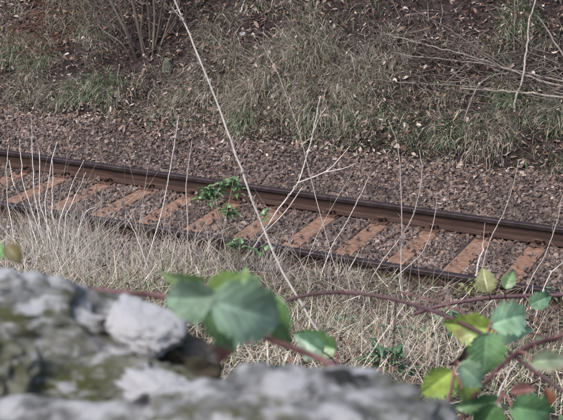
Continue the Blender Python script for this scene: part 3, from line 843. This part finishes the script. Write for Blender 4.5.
for _ in range(230):
    x = rng.normal(490, 48); y = 70 + (x - 490) * 0.22 + rng.normal(0, 16)
    p = ray_ground(x, y, rng.uniform(0.05, 0.24))
    a = rng.normal(0.25, 0.6) + (math.pi if rng.random() < 0.5 else 0)
    L_ = rng.uniform(0.12, 0.5)
    dd = RT * math.cos(a) * L_ - UP * math.sin(a) * L_ * 0.7 + FH * rng.normal(0, 0.1)
    q = p + dd; q[2] = max(q[2], float(ground_z(q[0], q[1])) + 0.03)
    r = rng.uniform(0.0025, 0.007)
    pk.add(tube([p, (p + q) / 2 + rng.normal(0, 0.02, 3), q], [r, r * 0.8, r * 0.4], np.array(PB if rng.random() < 0.6 else DB) * rng.uniform(0.7, 1.2), 4, 2))
tag(pk.build('brushwood', M_WOOD), 'tangle of fine grey twigs heaped between the fallen branches', 'brushwood', kind='stuff')
pk = Pack()
for _ in range(260):
    x = rng.uniform(-30, 600); y = rng.uniform(-20, 125)
    p = ray_ground(x, y, rng.uniform(0.02, 0.1))
    a = rng.uniform(0, 2 * math.pi); L_ = rng.uniform(0.1, 0.45)
    q = p + RT * math.cos(a) * L_ - UP * math.sin(a) * L_ * 0.7
    q[2] = max(q[2], float(ground_z(q[0], q[1])) + 0.02)
    r = rng.uniform(0.002, 0.005)
    pk.add(tube([p, (p + q) / 2 + rng.normal(0, 0.03, 3), q], [r, r * 0.8, r * 0.4], np.array(PB if rng.random() < 0.5 else DB) * rng.uniform(0.7, 1.2), 4, 2))
tag(pk.build('bank_twigs', M_WOOD), 'loose grey and brown twigs scattered over the far bank', 'twigs', kind='stuff')

# rust coloured dead bracken heap
pk = Pack()
for _ in range(260):
    x = rng.normal(32, 24); y = rng.normal(34, 15) - (x - 30) * 0.35
    p = ray_ground(x, y, rng.uniform(0.02, 0.12)); a = rng.normal(-0.75, 0.6); L_ = rng.uniform(0.1, 0.4)
    q = p + RT * math.cos(a) * L_ - UP * math.sin(a) * L_ * 0.6; q[2] = max(q[2], float(ground_z(q[0], q[1])) + 0.02)
    r = rng.uniform(0.002, 0.005)
    col = np.array((0.17, 0.085, 0.06)) * rng.uniform(0.5, 1.3)
    pk.add(tube([p, (p + q) / 2 + rng.normal(0, 0.03, 3), q], [r, r * 0.8, r * 0.4], col, 4, 2))
tag(pk.build('dead_bracken', M_WOOD), 'rust red dead bracken stems collapsed on the bank at the top left', 'bracken', kind='stuff')

# many-stemmed shrub
sb = ray_ground(150, 50)
shrub = thing('coppiced_shrub', 'bare many-stemmed shrub rising from one base at the top of the bank', 'shrub', sb)
for i, (ax, ty, h, r) in enumerate([(-0.62, 0.10, 1.9, 0.022), (-0.42, -0.05, 2.3, 0.028), (-0.30, 0.15, 2.5, 0.022), (-0.16, -0.1, 2.7, 0.030), (0.0, 0.1, 2.8, 0.024), (0.12, -0.12, 2.6, 0.026), (0.26, 0.05, 2.4, 0.022),
                                     (0.40, -0.05, 2.2, 0.018), (-0.8, -0.1, 1.3, 0.014), (0.55, 0.1, 1.8, 0.014), (-0.52, 0.2, 1.7, 0.014), (0.07, 0.22, 2.2, 0.016), (-0.7, 0.0, 1.5, 0.010), (-0.36, 0.2, 2.0, 0.010), (-0.95, 0.1, 1.1, 0.008), (0.2, 0.2, 2.0, 0.011), (0.33, -0.2, 1.7, 0.009), (-0.1, -0.2, 2.1, 0.010), (0.7, 0.0, 1.2, 0.008)]):
    b0 = sb + RT * ax * 0.28 + FH * ty * 0.4 + rng.normal(0, 0.02, 3); b0[2] = float(ground_z(b0[0], b0[1])) - 0.03
    pts = [b0]
    for k in range(1, 7):
        f = k / 6
        pts.append(b0 + RT * (ax * h * f * (0.75 + 0.2 * f)) + FH * ty * h * f * 0.5 + np.array([0, 0, h * f * (1 - abs(ax) * 0.25)]) + rng.normal(0, 0.035, 3))
    st = Pack().add(tube(pts, np.linspace(r * 0.65, r * 0.2, 7), np.array((0.115, 0.098, 0.082)) * rng.uniform(0.7, 1.3), 8, 4)).build('stem', M_WOOD, shrub)
    tw = Pack()
    for k in range(2, 7):
        for _ in range(3):
            q = pts[k] + np.array([rng.normal(0, 0.22), rng.normal(0, 0.15), rng.uniform(0.1, 0.35)])
            tw.add(tube([pts[k], (pts[k] + q) / 2 + rng.normal(0, 0.02, 3), q], [0.006, 0.004, 0.002], (0.15, 0.12, 0.11), 4, 2))
    o = tw.build('twigs', M_WOOD, shrub); o['kind'] = 'stuff'

# ------------------------------------------------------------------ rocks
import bmesh
def ico(sub):
    bm = bmesh.new(); bmesh.ops.create_icosphere(bm, subdivisions=sub, radius=1)
    bm.verts.index_update()
    V = np.array([v.co[:] for v in bm.verts]); F_ = np.array([[v.index for v in f.verts] for f in bm.faces]); bm.free()
    return V, F_
ICO = {s_: ico(s_) for s_ in (3, 4, 5, 6)}
def rock_verts(half, seed, sub=5, power=3.2, rough=0.09, cuts=5, planes=()):
    r = np.random.default_rng(seed)
    U, F_ = ICO[sub]
    # superellipsoid
    e = power
    s_ = (np.abs(U) ** e).sum(1) ** (-1 / e)
    V = U * s_[:, None]
    pl = list(planes)
    for _ in range(cuts):
        nrm = r.normal(size=3); nrm /= np.linalg.norm(nrm)
        pl.append((nrm, r.uniform(0.86, 1.15)))
    for nrm, dd in pl:
        nrm = np.asarray(nrm, float); nrm = nrm / np.linalg.norm(nrm)
        over = V @ nrm - dd
        V = V - np.where(over > 0, over, 0)[:, None] * nrm * 0.97
    out = np.empty_like(V)
    off = Vector((seed * 3.7, seed * 1.3, seed * 2.1))
    for i, p in enumerate(V):
        q = Vector(p * 1.3) + off
        rg = (1 - abs(noise.noise(q * 1.9))) ** 6 * rough * 0.7 if sub > 4 else 0
        k = -rg + noise.fractal(q, 0.9, 2.1, 3) * rough * 1.1 + (noise.fractal(q * 4.5, 0.8, 2.1, 4) * rough * 0.42 if sub > 3 else 0)
        out[i] = p * (1 + k)
    return out * np.asarray(half), F_
BASIS = np.array([RT, FH, [0, 0, 1.0]])
def rock(name, centre, half, seed, m, parent, label=None, tilt=0.0, yaw=0.0, roll=0.0, **kw):
    V, F_ = rock_verts(half, seed, **kw)
    rm = np.array(Matrix.Rotation(yaw, 3, 'Z') @ Matrix.Rotation(tilt, 3, 'X') @ Matrix.Rotation(roll, 3, 'Y'))
    V = (V @ rm.T) @ BASIS + centre
    o = mesh(name, V, F_.ravel(), 3, m, parent, None, True, origin=centre)
    if label: o['label'] = label
    return o

ms = ray_ground(168, 74); ms[2] += 0.06
o = rock('standing_stone', ms, (0.06, 0.045, 0.13), 5, M_ROCKS, None, tilt=-0.2, roll=0.12, sub=5, power=2.6, rough=0.2, cuts=8)
tag(o, 'small upright mossy stone stuck in the bank right of the shrub', 'stone')
for (x, y, sz, lab) in [(243, 34, 0.04, 'small pale stone lying above the middle tussocks'), (12, 108, 0.035, 'white chip of stone at the left end of the ballast edge')]:
    c0 = ray_ground(x, y); o = rock('loose_stone', c0, (sz, sz * 0.8, sz * 0.6), int(x), M_ROCKW, None, sub=3); tag(o, lab, 'stone')

# dry stone wall
wall_c = P(230, 470, 1.0); wall_c[2] = 2.1
wall = thing('stone_wall', 'old dry stone wall with grey lichened stones in the blurred foreground', 'wall', wall_c)
WS = lambda x, y, d: P(x, y, d)
rock('stone', WS(16, 328, 1.13), (0.106, 0.085, 0.046), 11, M_ROCK, wall, 'large grey lichened boulder sloping down to the right', yaw=0.10, roll=0.24, sub=6, power=3.6, rough=0.15, cuts=10, planes=[((1, 0, 0.9), 0.92), ((0.1, -1, 0.6), 0.88), ((-0.2, -0.5, 1), 0.84)])
rock('stone', WS(146, 326, 1.13), (0.034, 0.042, 0.014), 12, M_ROCKW, wall, 'pale stone white with lichen and painted sunlight', roll=0.36, sub=5, power=3.4, rough=0.12, cuts=8)
rock('stone', WS(162, 366, 1.15), (0.050, 0.045, 0.030), 13, M_ROCKB, wall, 'dark brown stone under the white one', roll=0.10, sub=5, power=3.2, rough=0.16, cuts=8)
rock('stone', WS(60, 380, 1.13), (0.070, 0.05, 0.022), 22, M_ROCKB, wall, 'dark stone filling the gap, its colour standing in for shade', roll=0.05, sub=5, power=2.6, rough=0.12)  # dark filler stone added; the gap's shade is put into its colour
rock('stone', WS(98, 400, 1.02), (0.082, 0.05, 0.024), 14, M_ROCKG, wall, 'mossy green ledge stone', yaw=-0.1, roll=0.05, sub=6, power=3.2, rough=0.20, cuts=9)
rock('stone', WS(158, 387, 1.00), (0.028, 0.022, 0.006), 15, M_ROCKW, wall, 'flat white crusted stone', roll=0.16, sub=5, power=3.0, rough=0.25, cuts=7)
rock('stone', WS(-10, 385, 1.00), (0.034, 0.04, 0.036), 16, M_ROCKG, wall, 'mossy stone at the left corner', roll=0.3, sub=5, power=3.0, rough=0.2, cuts=8)
rock('stone', WS(298, 449, 0.86), (0.102, 0.080, 0.043), 17, M_ROCK, wall, 'broad grey front stone, the nearest and most blurred', yaw=-0.05, sub=6, power=2.6, rough=0.18, cuts=9, planes=[((0.7, 0, 1.0), 0.88), ((-0.5, 0, 1.0), 0.82)])
rock('stone', WS(100, 466, 0.90), (0.118, 0.07, 0.033), 18, M_ROCK, wall, 'grey lichened stone at the bottom edge', roll=-0.04, sub=6, power=3.0, rough=0.18, cuts=9)
rock('stone', WS(-150, 370, 1.08), (0.095, 0.12, 0.06), 20, M_ROCK, wall, sub=4, roll=0.1)
rock('stone', WS(-330, 380, 1.05), (0.11, 0.13, 0.05), 21, M_ROCKG, wall, sub=4)
rockbank = []
for k_ in range(7):
    V, F_ = rock_verts((0.115, 0.23, 0.066), 60 + k_, sub=4, power=4.0, rough=0.08)
    V = V @ BASIS
    o = mesh('stone', V, F_.ravel(), 3, [M_ROCK, M_ROCKG, M_ROCK, M_ROCKB][k_ % 4], None, None, True); rockbank.append(o.data); bpy.data.objects.remove(o)
mid = CAM + FH * 1.0
top_z = 3.18
for row in range(9):
    for kx in range(-7, 8):
        off = 0.105 if row % 2 else 0
        c0 = mid + RT * (kx * 0.215 + off + rng.normal(0, 0.008)) + FH * rng.normal(0, 0.01)
        c0[2] = top_z - row * 0.122 + rng.normal(0, 0.004)
        b = bpy.data.objects.new('stone', rockbank[rng.integers(0, 7)]); COL.objects.link(b); b.parent = wall
        b.location = Vector(c0) - wall.location
        b.scale = (1, 1, 1)
        b.rotation_euler.z = rng.normal(0, 0.03) + (math.pi if rng.random() < 0.5 else 0)

# ------------------------------------------------------------------ bramble leaves and canes
def leaf_geo(L_, Wd, seed, teeth=11, fold=0.25, curve=0.25, twist=0.0, base=(0.10, 0.20, 0.09), edge=None, lobed=0.0, brown=0.0):
    """serrated bramble leaflet in local x (across), y (to tip), z (normal)"""
    r = np.random.default_rng(seed)
    nr = teeth * 4; half = 7
    V = []; C = []
    vein = np.array(base) * 1.5 + 0.05
    edge = np.array(edge) if edge is not None else np.array(base) * 0.9
    for i in range(nr + 1):
        t = i / nr
        wv = (t ** 0.50 * (1 - t) ** 1.05) * 2.2 if 0 < t < 1 else 0.0
        if lobed: wv *= 1 + lobed * math.cos(2 * math.pi * (t * 1.5 - 0.15))
        saw = ((i % 4) / 4.0)
        big = ((i % 12) / 12.0)
        ser = 1 + 0.30 * (0.6 - saw) + 0.20 * (0.5 - big) + 0.03 * r.normal()
        for j in range(-half, half + 1):
            s = j / half
            x = s * Wd * 0.5 * wv * (ser if abs(j) == half else (1 + 0.3 * (ser - 1) if abs(j) == half - 1 else 1))
            yy = (t - abs(s) * 0.07 * (0.5 - t) + (0.012 if abs(j) == half else 0)) * L_
            ph = (t * teeth * 0.62 - abs(s) * 2.0)
            rib = math.cos(2 * math.pi * ph)
            z = abs(x) * fold * 1.6 - curve * L_ * (t - 0.35) ** 2 * 1.3 + 0.008 * L_ * rib * abs(s) ** 0.7 + 0.045 * L_ * math.sin(6 * t + seed) * s * abs(s) + twist * x * (t - 0.5) * 2
            z += 0.012 * L_ * noise.noise(Vector((x * 60, yy * 60, seed)))
            V.append((x, yy, z))
            isv = 1.0 if j == 0 else max(0, 1 - abs(((ph + 0.5) % 1) - 0.5) * 7) * 0.55
            c = np.array(base) * (1 - isv) + vein * isv
            c = c * (1 + 0.30 * noise.noise(Vector((x * 110, yy * 110, seed * 1.7))) + 0.30 * noise.noise(Vector((x * 40, yy * 40, seed * 2.3)))) + 0.04 * max(0, noise.noise(Vector((x * 60 + 5, yy * 60, seed * 2.7))))
            e = max(0, abs(s) - 0.55) / 0.45
            c = c * (1 - 0.5 * e) + edge * 0.5 * e
            if brown:
                nb_ = noise.noise(Vector((x * 45 + seed, yy * 45, 3.3)))
                kb = min(1, max(0, (nb_ - 0.45 + brown) * 1.6))
                c = c * (1 - kb) + np.array((0.17, 0.075, 0.06)) * kb
            C.append(c)
    n = 2 * half + 1
    return np.array(V), grid_faces(nr + 1, n), np.array(C)

def frame_from_image(ang, tilt, roll, yaw=0.0):
    """leaf axes: tip direction at image angle ang (deg, 0 right, 90 up); blade turned from facing the viewer by tilt/roll"""
    a = math.radians(ang)
    tip = RT * math.cos(a) + UP * math.sin(a)
    nrm = -FW
    acr = np.cross(tip, nrm)
    t_, r_ = math.radians(tilt), math.radians(roll)
    tip2 = tip * math.cos(t_) + nrm * math.sin(t_); n2 = nrm * math.cos(t_) - tip * math.sin(t_)
    acr2 = acr * math.cos(r_) + n2 * math.sin(r_); n3 = n2 * math.cos(r_) - acr * math.sin(r_)
    return acr2, tip2, n3

def leaf(parent, x, y, d, length_px, width_px, ang, tilt=-25, roll=10, seed=1, label=None, stem_to=None, name='leaf', petiole=None, **kw):
    """x, y: leaf base"""
    L_ = length_px * d / FPX; Wd = width_px * d / FPX
    V, q, C = leaf_geo(L_, Wd, seed, **kw)
    a, t, n = frame_from_image(ang, tilt, roll)
    b = P(x, y, d)
    Vw = V @ np.array([a, t, n]) + b
    o = mesh(name, Vw, q, 4, M_LEAF, parent, C, True, origin=b)
    if label: o['label'] = label
    if petiole is not None:
        e = P(petiole[0], petiole[1], petiole[2] if len(petiole) > 2 else d)
        r = 0.0008 * (1 + d * 0.3)
        mid_ = (b + e) / 2 + np.array([0, 0, 0.004])
        loc_b = Pack().add(tube([e, mid_, b], [r * 1.3, r, r * 0.9], (0.30, 0.13, 0.12), 6, 4))
        v_ = np.concatenate(loc_b.v) - b
        s_ = mesh('leaf_stalk', v_, np.concatenate(loc_b.l), 4, M_CANE, None, np.concatenate(loc_b.c), True)
        s_.parent = o
    return o

def cane(name, lab, pts, wpx, col, thorn=True, cat='bramble', group=None, taper=0.7, sd=1):
    P3 = [P(*p) for p in pts]
    t = thing(name, lab, cat, P3[0], group)
    rr = np.array([wpx * 0.5 * p[2] / FPX for p in pts]) * np.linspace(1, taper, len(pts))
    v, l, c = tube(P3, rr, col, 8, 8, wob=rr.mean() * 0.05)
    sh = rng.uniform(0.8, 1.2, (len(v) // 8, 1)).repeat(8, 0)
    Pack().add((v, l, c * sh)).build('cane', M_CANE, t)
    if thorn:
        pk = Pack(); ring = v.reshape(-1, 8, 3)
        for i in range(2, len(ring) - 2, 7):
            cc = ring[i].mean(0); side = ring[i][rng.integers(0, 8)] - cc; r_ = np.linalg.norm(side); side = side / r_
            tn = ring[i + 1].mean(0) - ring[i - 1].mean(0); tn /= np.linalg.norm(tn)
            tip = cc + side * (r_ + 0.0045) - tn * 0.0025
            pk.add(tube([cc + side * r_ * 0.7, (cc + side * (r_ + 0.0018)), tip], [0.0013, 0.0008, 0.0001], (0.33, 0.18, 0.16), 5, 2))
        pk.build('thorns', M_CANE, t)['kind'] = 'stuff'
    return t

G3 = 'bramble canes arching over the wall'
b1 = cane('bramble_cane', 'thick reddish bramble cane crossing close behind the wall stones', [(40, 280, 1.25), (85, 289, 1.22), (125, 293, 1.2), (160, 296, 1.2), (205, 310, 1.16), (248, 330, 1.12), (290, 347, 1.08), (322, 360, 1.05), (352, 378, 1.03)], 6.2, (0.12, 0.058, 0.060), group=G3, taper=1.1)
DG = (0.12, 0.20, 0.10); PG = (0.27, 0.42, 0.25); YG = (0.32, 0.44, 0.09)
leaf(b1, 214, 298, 1.06, 66, 54, -174, -30, 12, 31, 'dull blue green leaflet on the left of the large one', base=(0.155, 0.235, 0.165), edge=(0.09, 0.16, 0.09), fold=0.25, curve=0.4, petiole=(216, 302, 1.1), teeth=9)
leaf(b1, 214, 303, 1.00, 90, 74, -19, -30, 8, 32, 'largest green leaflet with pale ribs', base=(0.20, 0.29, 0.205), edge=(0.09, 0.18, 0.06), fold=0.3, curve=0.45, petiole=(216, 302, 1.1), teeth=11)
leaf(b1, 232, 296, 1.06, 66, 44, -38, -20, -16, 38, 'green leaflet behind the large one', base=(0.12, 0.22, 0.09), fold=0.3, curve=0.5, petiole=(216, 302, 1.1), teeth=10)
leaf(b1, 216, 308, 1.05, 58, 40, -72, -25, -14, 33, 'green leaflet hanging under the large one', base=(0.11, 0.20, 0.085), fold=0.3, curve=0.45, petiole=(216, 302, 1.1), teeth=10)
leaf(b1, 272, 298, 1.08, 62, 38, -76, -20, -20, 39, base=(0.11, 0.21, 0.075), fold=0.3, curve=0.4, teeth=9, petiole=(240, 304, 1.1))
leaf(b1, 208, 292, 1.12, 54, 24, 20, 10, 35, 34, 'narrow yellow green leaflet pointing up', base=(0.18, 0.28, 0.08), fold=0.5, curve=0.3, petiole=(212, 298, 1.1), teeth=8)
leaf(b1, 205, 284, 1.15, 46, 26, 168, 0, 30, 35, 'yellow green young leaf', base=(0.17, 0.27, 0.09), fold=0.4, petiole=(212, 298, 1.1), teeth=8)
leaf(b1, 240, 292, 1.16, 26, 18, 75, 0, 20, 40, base=(0.17, 0.28, 0.10), fold=0.4, petiole=(230, 300, 1.16), teeth=7)
leaf(b1, 226, 332, 1.1, 36, 26, -100, -15, 20, 36, 'reddish withered leaf', base=(0.22, 0.12, 0.10), fold=0.5, curve=0.5, petiole=(236, 326, 1.12), teeth=8)
leaf(b1, 256, 340, 1.1, 40, 26, 160, -15, -20, 37, 'pinkish red leaf', base=(0.36, 0.22, 0.20), fold=0.4, curve=0.3, petiole=(262, 338, 1.12), teeth=8)

b2 = cane('bramble_cane', 'long thin purple cane arching from the big leaves to the right edge', [(262, 312, 1.9), (285, 301, 1.9), (315, 294, 1.9), (352, 293, 1.9), (392, 299, 1.88), (430, 310, 1.85), (468, 326, 1.8), (498, 344, 1.78), (530, 368, 1.75), (565, 393, 1.72), (600, 425, 1.7)], 4.3, (0.070, 0.034, 0.040), group=G3, taper=0.95)
leaf(b2, 335, 350, 1.95, 52, 34, 163, -30, 10, 41, 'green leaf pointing left between the cane and the wall', base=(0.11, 0.21, 0.08), petiole=(338, 366, 1.95))
leaf(b2, 322, 352, 1.9, 34, 30, 150, -20, 10, 42, 'bluish green small leaf', base=(0.13, 0.24, 0.15), petiole=(338, 366, 1.95))
leaf(b2, 288, 372, 1.9, 44, 26, 195, -20, 10, 43, base=(0.09, 0.17, 0.06), petiole=(300, 366, 1.95))
leaf(b2, 492, 325, 1.72, 58, 40, 12, -38, 14, 44, 'pale green leaf with folded ribs at the top of the cluster', base=PG, fold=0.35, petiole=(488, 338, 1.78), teeth=12)
leaf(b2, 497, 330, 1.76, 42, 26, -5, -20, -20, 45, 'small pale leaf behind the folded one', base=PG, fold=0.3, teeth=10)
leaf(b2, 487, 334, 1.66, 48, 44, -92, -15, 6, 46, 'round sawtoothed green leaf hanging down', base=(0.15, 0.28, 0.13), edge=(0.12, 0.26, 0.06), fold=0.15, curve=0.25, petiole=(492, 322, 1.7), teeth=12)
leaf(b2, 492, 330, 1.80, 50, 38, 175, -15, 15, 47, 'yellowing leaf with dark brown edge', base=(0.27, 0.37, 0.08), brown=0.22, petiole=(496, 338, 1.8))
leaf(b2, 470, 345, 1.82, 30, 20, -130, 0, 30, 48, 'dark brown curled leaf', base=(0.10, 0.045, 0.035), fold=0.6, curve=0.5)

b3 = cane('bramble_cane', 'dark red cane curving down from the right edge through the leaves', [(620, 318, 1.62), (585, 328, 1.6), (555, 338, 1.6), (530, 346, 1.58), (508, 360, 1.56), (486, 382, 1.54), (470, 402, 1.52), (456, 430, 1.5)], 5.4, (0.075, 0.034, 0.032), group=G3, taper=0.9)
leaf(b3, 452, 372, 1.5, 40, 38, -140, -15, 8, 51, 'bright yellow green leaf beside the front stone', base=YG, edge=(0.12, 0.24, 0.05), fold=0.2, petiole=(462, 388, 1.5), teeth=11)
leaf(b3, 460, 366, 1.46, 38, 30, -40, -25, 12, 52, 'small bluish leaflet over the yellow green one', base=(0.24, 0.37, 0.22), fold=0.25, petiole=(455, 364, 1.5), teeth=10)
leaf(b3, 462, 372, 1.52, 44, 30, -75, -15, 25, 53, 'lime green leaflet', base=(0.32, 0.43, 0.11), fold=0.3, petiole=(455, 364, 1.5))
leaf(b3, 532, 362, 1.5, 52, 26, 0, -30, 15, 54, 'pale pinkish green leaf at the right edge', base=(0.28, 0.33, 0.20), edge=(0.33, 0.20, 0.17), petiole=(520, 352, 1.56))
leaf(b3, 500, 402, 1.5, 46, 26, -170, -10, 10, 55, base=(0.10, 0.20, 0.09), petiole=(505, 392, 1.55))
leaf(b3, 512, 408, 1.45, 60, 40, -12, -30, 6, 56, 'large green leaf cut by the bottom edge', base=(0.14, 0.27, 0.11), petiole=(505, 395, 1.5))
leaf(b3, 496, 406, 1.46, 44, 40, -120, -20, 6, 57, base=(0.09, 0.19, 0.07), petiole=(505, 395, 1.5))
leaf(b3, 512, 392, 1.6, 26, 16, 8, -10, 20, 58, 'reddish pink small leaf', base=(0.26, 0.13, 0.11), fold=0.5)
leaf(b3, 545, 388, 1.6, 24, 18, -95, -5, 30, 59, 'rust brown dry leaf', base=(0.20, 0.085, 0.04), fold=0.6)
b4 = cane('bramble_cane', 'rough dark stem lying level in the grass at the right edge', [(640, 290, 3.2), (563, 295, 3.2), (520, 296, 3.2), (480, 299, 3.2), (440, 306, 3.2), (415, 314, 3.25)], 5.0, (0.105, 0.06, 0.068), group=G3)
leaf(b4, 488, 292, 3.1, 26, 24, 100, -20, 10, 61, 'olive mossy leaf above the level stem', base=(0.20, 0.21, 0.09), petiole=(490, 298, 3.2))
leaf(b4, 505, 288, 3.1, 22, 16, 60, -20, 10, 62, base=(0.13, 0.21, 0.09), petiole=(505, 297, 3.2))
leaf(b4, 530, 305, 3.0, 28, 20, 20, -20, 10, 63, base=(0.12, 0.22, 0.12), petiole=(525, 297, 3.2))
b5 = cane('bramble_cane', 'fine reddish side shoot running between the right hand leaves', [(400, 292, 1.9), (440, 303, 1.88), (470, 316, 1.85), (500, 327, 1.8), (535, 334, 1.8), (575, 345, 1.8)], 2.0, (0.13, 0.06, 0.06), group=G3)
b6 = cane('bramble_cane', 'short upright reddish shoot beside the yellow green leaf', [(440, 425, 1.5), (448, 400, 1.5), (452, 382, 1.5), (456, 364, 1.5)], 3.2, (0.24, 0.13, 0.12), group=G3)
b7 = cane('bramble_cane', 'thin drooping shoot under the arching cane', [(396, 301, 1.9), (395, 320, 1.92), (394, 338, 1.95), (392, 352, 2.0)], 1.8, (0.13, 0.08, 0.07), group=G3)

# leaf at the left edge
b0_ = cane('bramble_cane', 'short leafy shoot at the left edge above the stone', [(-40, 262, 1.5), (-15, 256, 1.5), (2, 250, 1.5), (14, 256, 1.5)], 2.5, (0.25, 0.14, 0.1), group=G3)
leaf(b0_, -10, 262, 1.45, 26, 30, 80, -10, 10, 71, 'green leaf cut by the left edge', base=(0.09, 0.24, 0.05))
leaf(b0_, 6, 246, 1.45, 24, 20, -50, -10, 25, 72, 'brownish green leaf beside it', base=(0.22, 0.19, 0.08), brown=0.2)

# ------------------------------------------------------------------ weeds in the grass
def weed(x, y, lab, tops, base, size, name='weed', cat='weed', seed=1, d0=None):
    g = ray_ground(x, y)
    if d0 is None: d0 = float((g - CAM) @ FW)
    else: g = P(x, y, d0)
    d0 -= 0.3
    t = thing(name, lab, cat, g)
    r = np.random.default_rng(seed)
    for (tx, ty, n) in tops:
        tp = P(tx, ty, d0)
        midp = (g + tp) / 2 + r.normal(0, 0.015, 3)
        Pack().add(tube([g - np.array([0, 0, 0.02]), midp, tp], [0.003, 0.0022, 0.0015], (0.16, 0.17, 0.08), 5, 4)).build('stem', M_CANE, t)
        for k in range(n):
            a = 2 * math.pi * k / n + r.uniform(-0.4, 0.4)
            L_ = size * r.uniform(0.7, 1.2); Wd = L_ * r.uniform(0.45, 0.7)
            V, q, C = leaf_geo(L_, Wd, int(seed * 31 + k), teeth=6, fold=0.3, curve=0.7, base=np.array(base) * r.uniform(0.75, 1.25))
            el = r.uniform(-0.1, 0.9)
            tip = np.array([math.cos(a) * math.cos(el), math.sin(a) * math.cos(el), math.sin(el)])
            acr = np.cross(tip, np.array([0, 0, 1.0])); acr /= np.linalg.norm(acr); nn = np.cross(acr, tip)
            b = tp + r.normal(0, size * 0.25, 3)
            o = mesh('leaf', V @ np.array([acr, tip, nn]) + b, q, 4, M_LEAF, t, C, True, origin=b)
    return t
weed(240, 276, 'green weed with drooping ferny leaf tufts beside the tallest stalk', [(208, 192, 12), (212, 196, 10), (231, 184, 12), (231, 216, 9), (226, 211, 8), (264, 217, 5), (236, 246, 8), (262, 252, 5), (216, 196, 9), (203, 197, 8), (223, 188, 8), (238, 190, 7)], (0.105, 0.185, 0.080), 0.085, seed=3)
weed(384, 366, 'dark green leafy weed in the straw below the arching cane', [(380, 352, 9), (396, 358, 9), (372, 366, 8), (404, 372, 8), (388, 370, 8)], (0.055, 0.120, 0.050), 0.085, seed=4)
weed(382, 338, 'dark leaved weed close under the arching cane', [(376, 328, 6), (390, 334, 5)], (0.08, 0.14, 0.085), 0.085, seed=5)
weed(450, 322, 'low green weed behind the purple cane', [(446, 314, 6), (458, 318, 6), (436, 322, 5)], (0.10, 0.17, 0.09), 0.075, seed=6)
weed(480, 300, 'mossy olive weed next to the white stub', [(474, 284, 8), (484, 287, 8), (466, 290, 5)], (0.17, 0.19, 0.07), 0.07, seed=7)
weed(545, 305, 'green weed at the right edge before the near rail', [(538, 296, 6), (552, 294, 6), (528, 302, 5)], (0.10, 0.17, 0.10), 0.08, seed=8)
weed(420, 342, 'grey green sprouting weed between straw and cane', [(412, 334, 6), (428, 338, 6)], (0.11, 0.17, 0.10), 0.08, seed=9)
weed(350, 330, 'grey green leafy weed left of the drooping shoot', [(343, 322, 7), (356, 326, 7)], (0.12, 0.18, 0.11), 0.075, seed=11)
weed(545, 372, 'dark weed low at the right edge', [(538, 362, 6), (555, 365, 6)], (0.07, 0.13, 0.055), 0.085, seed=10)
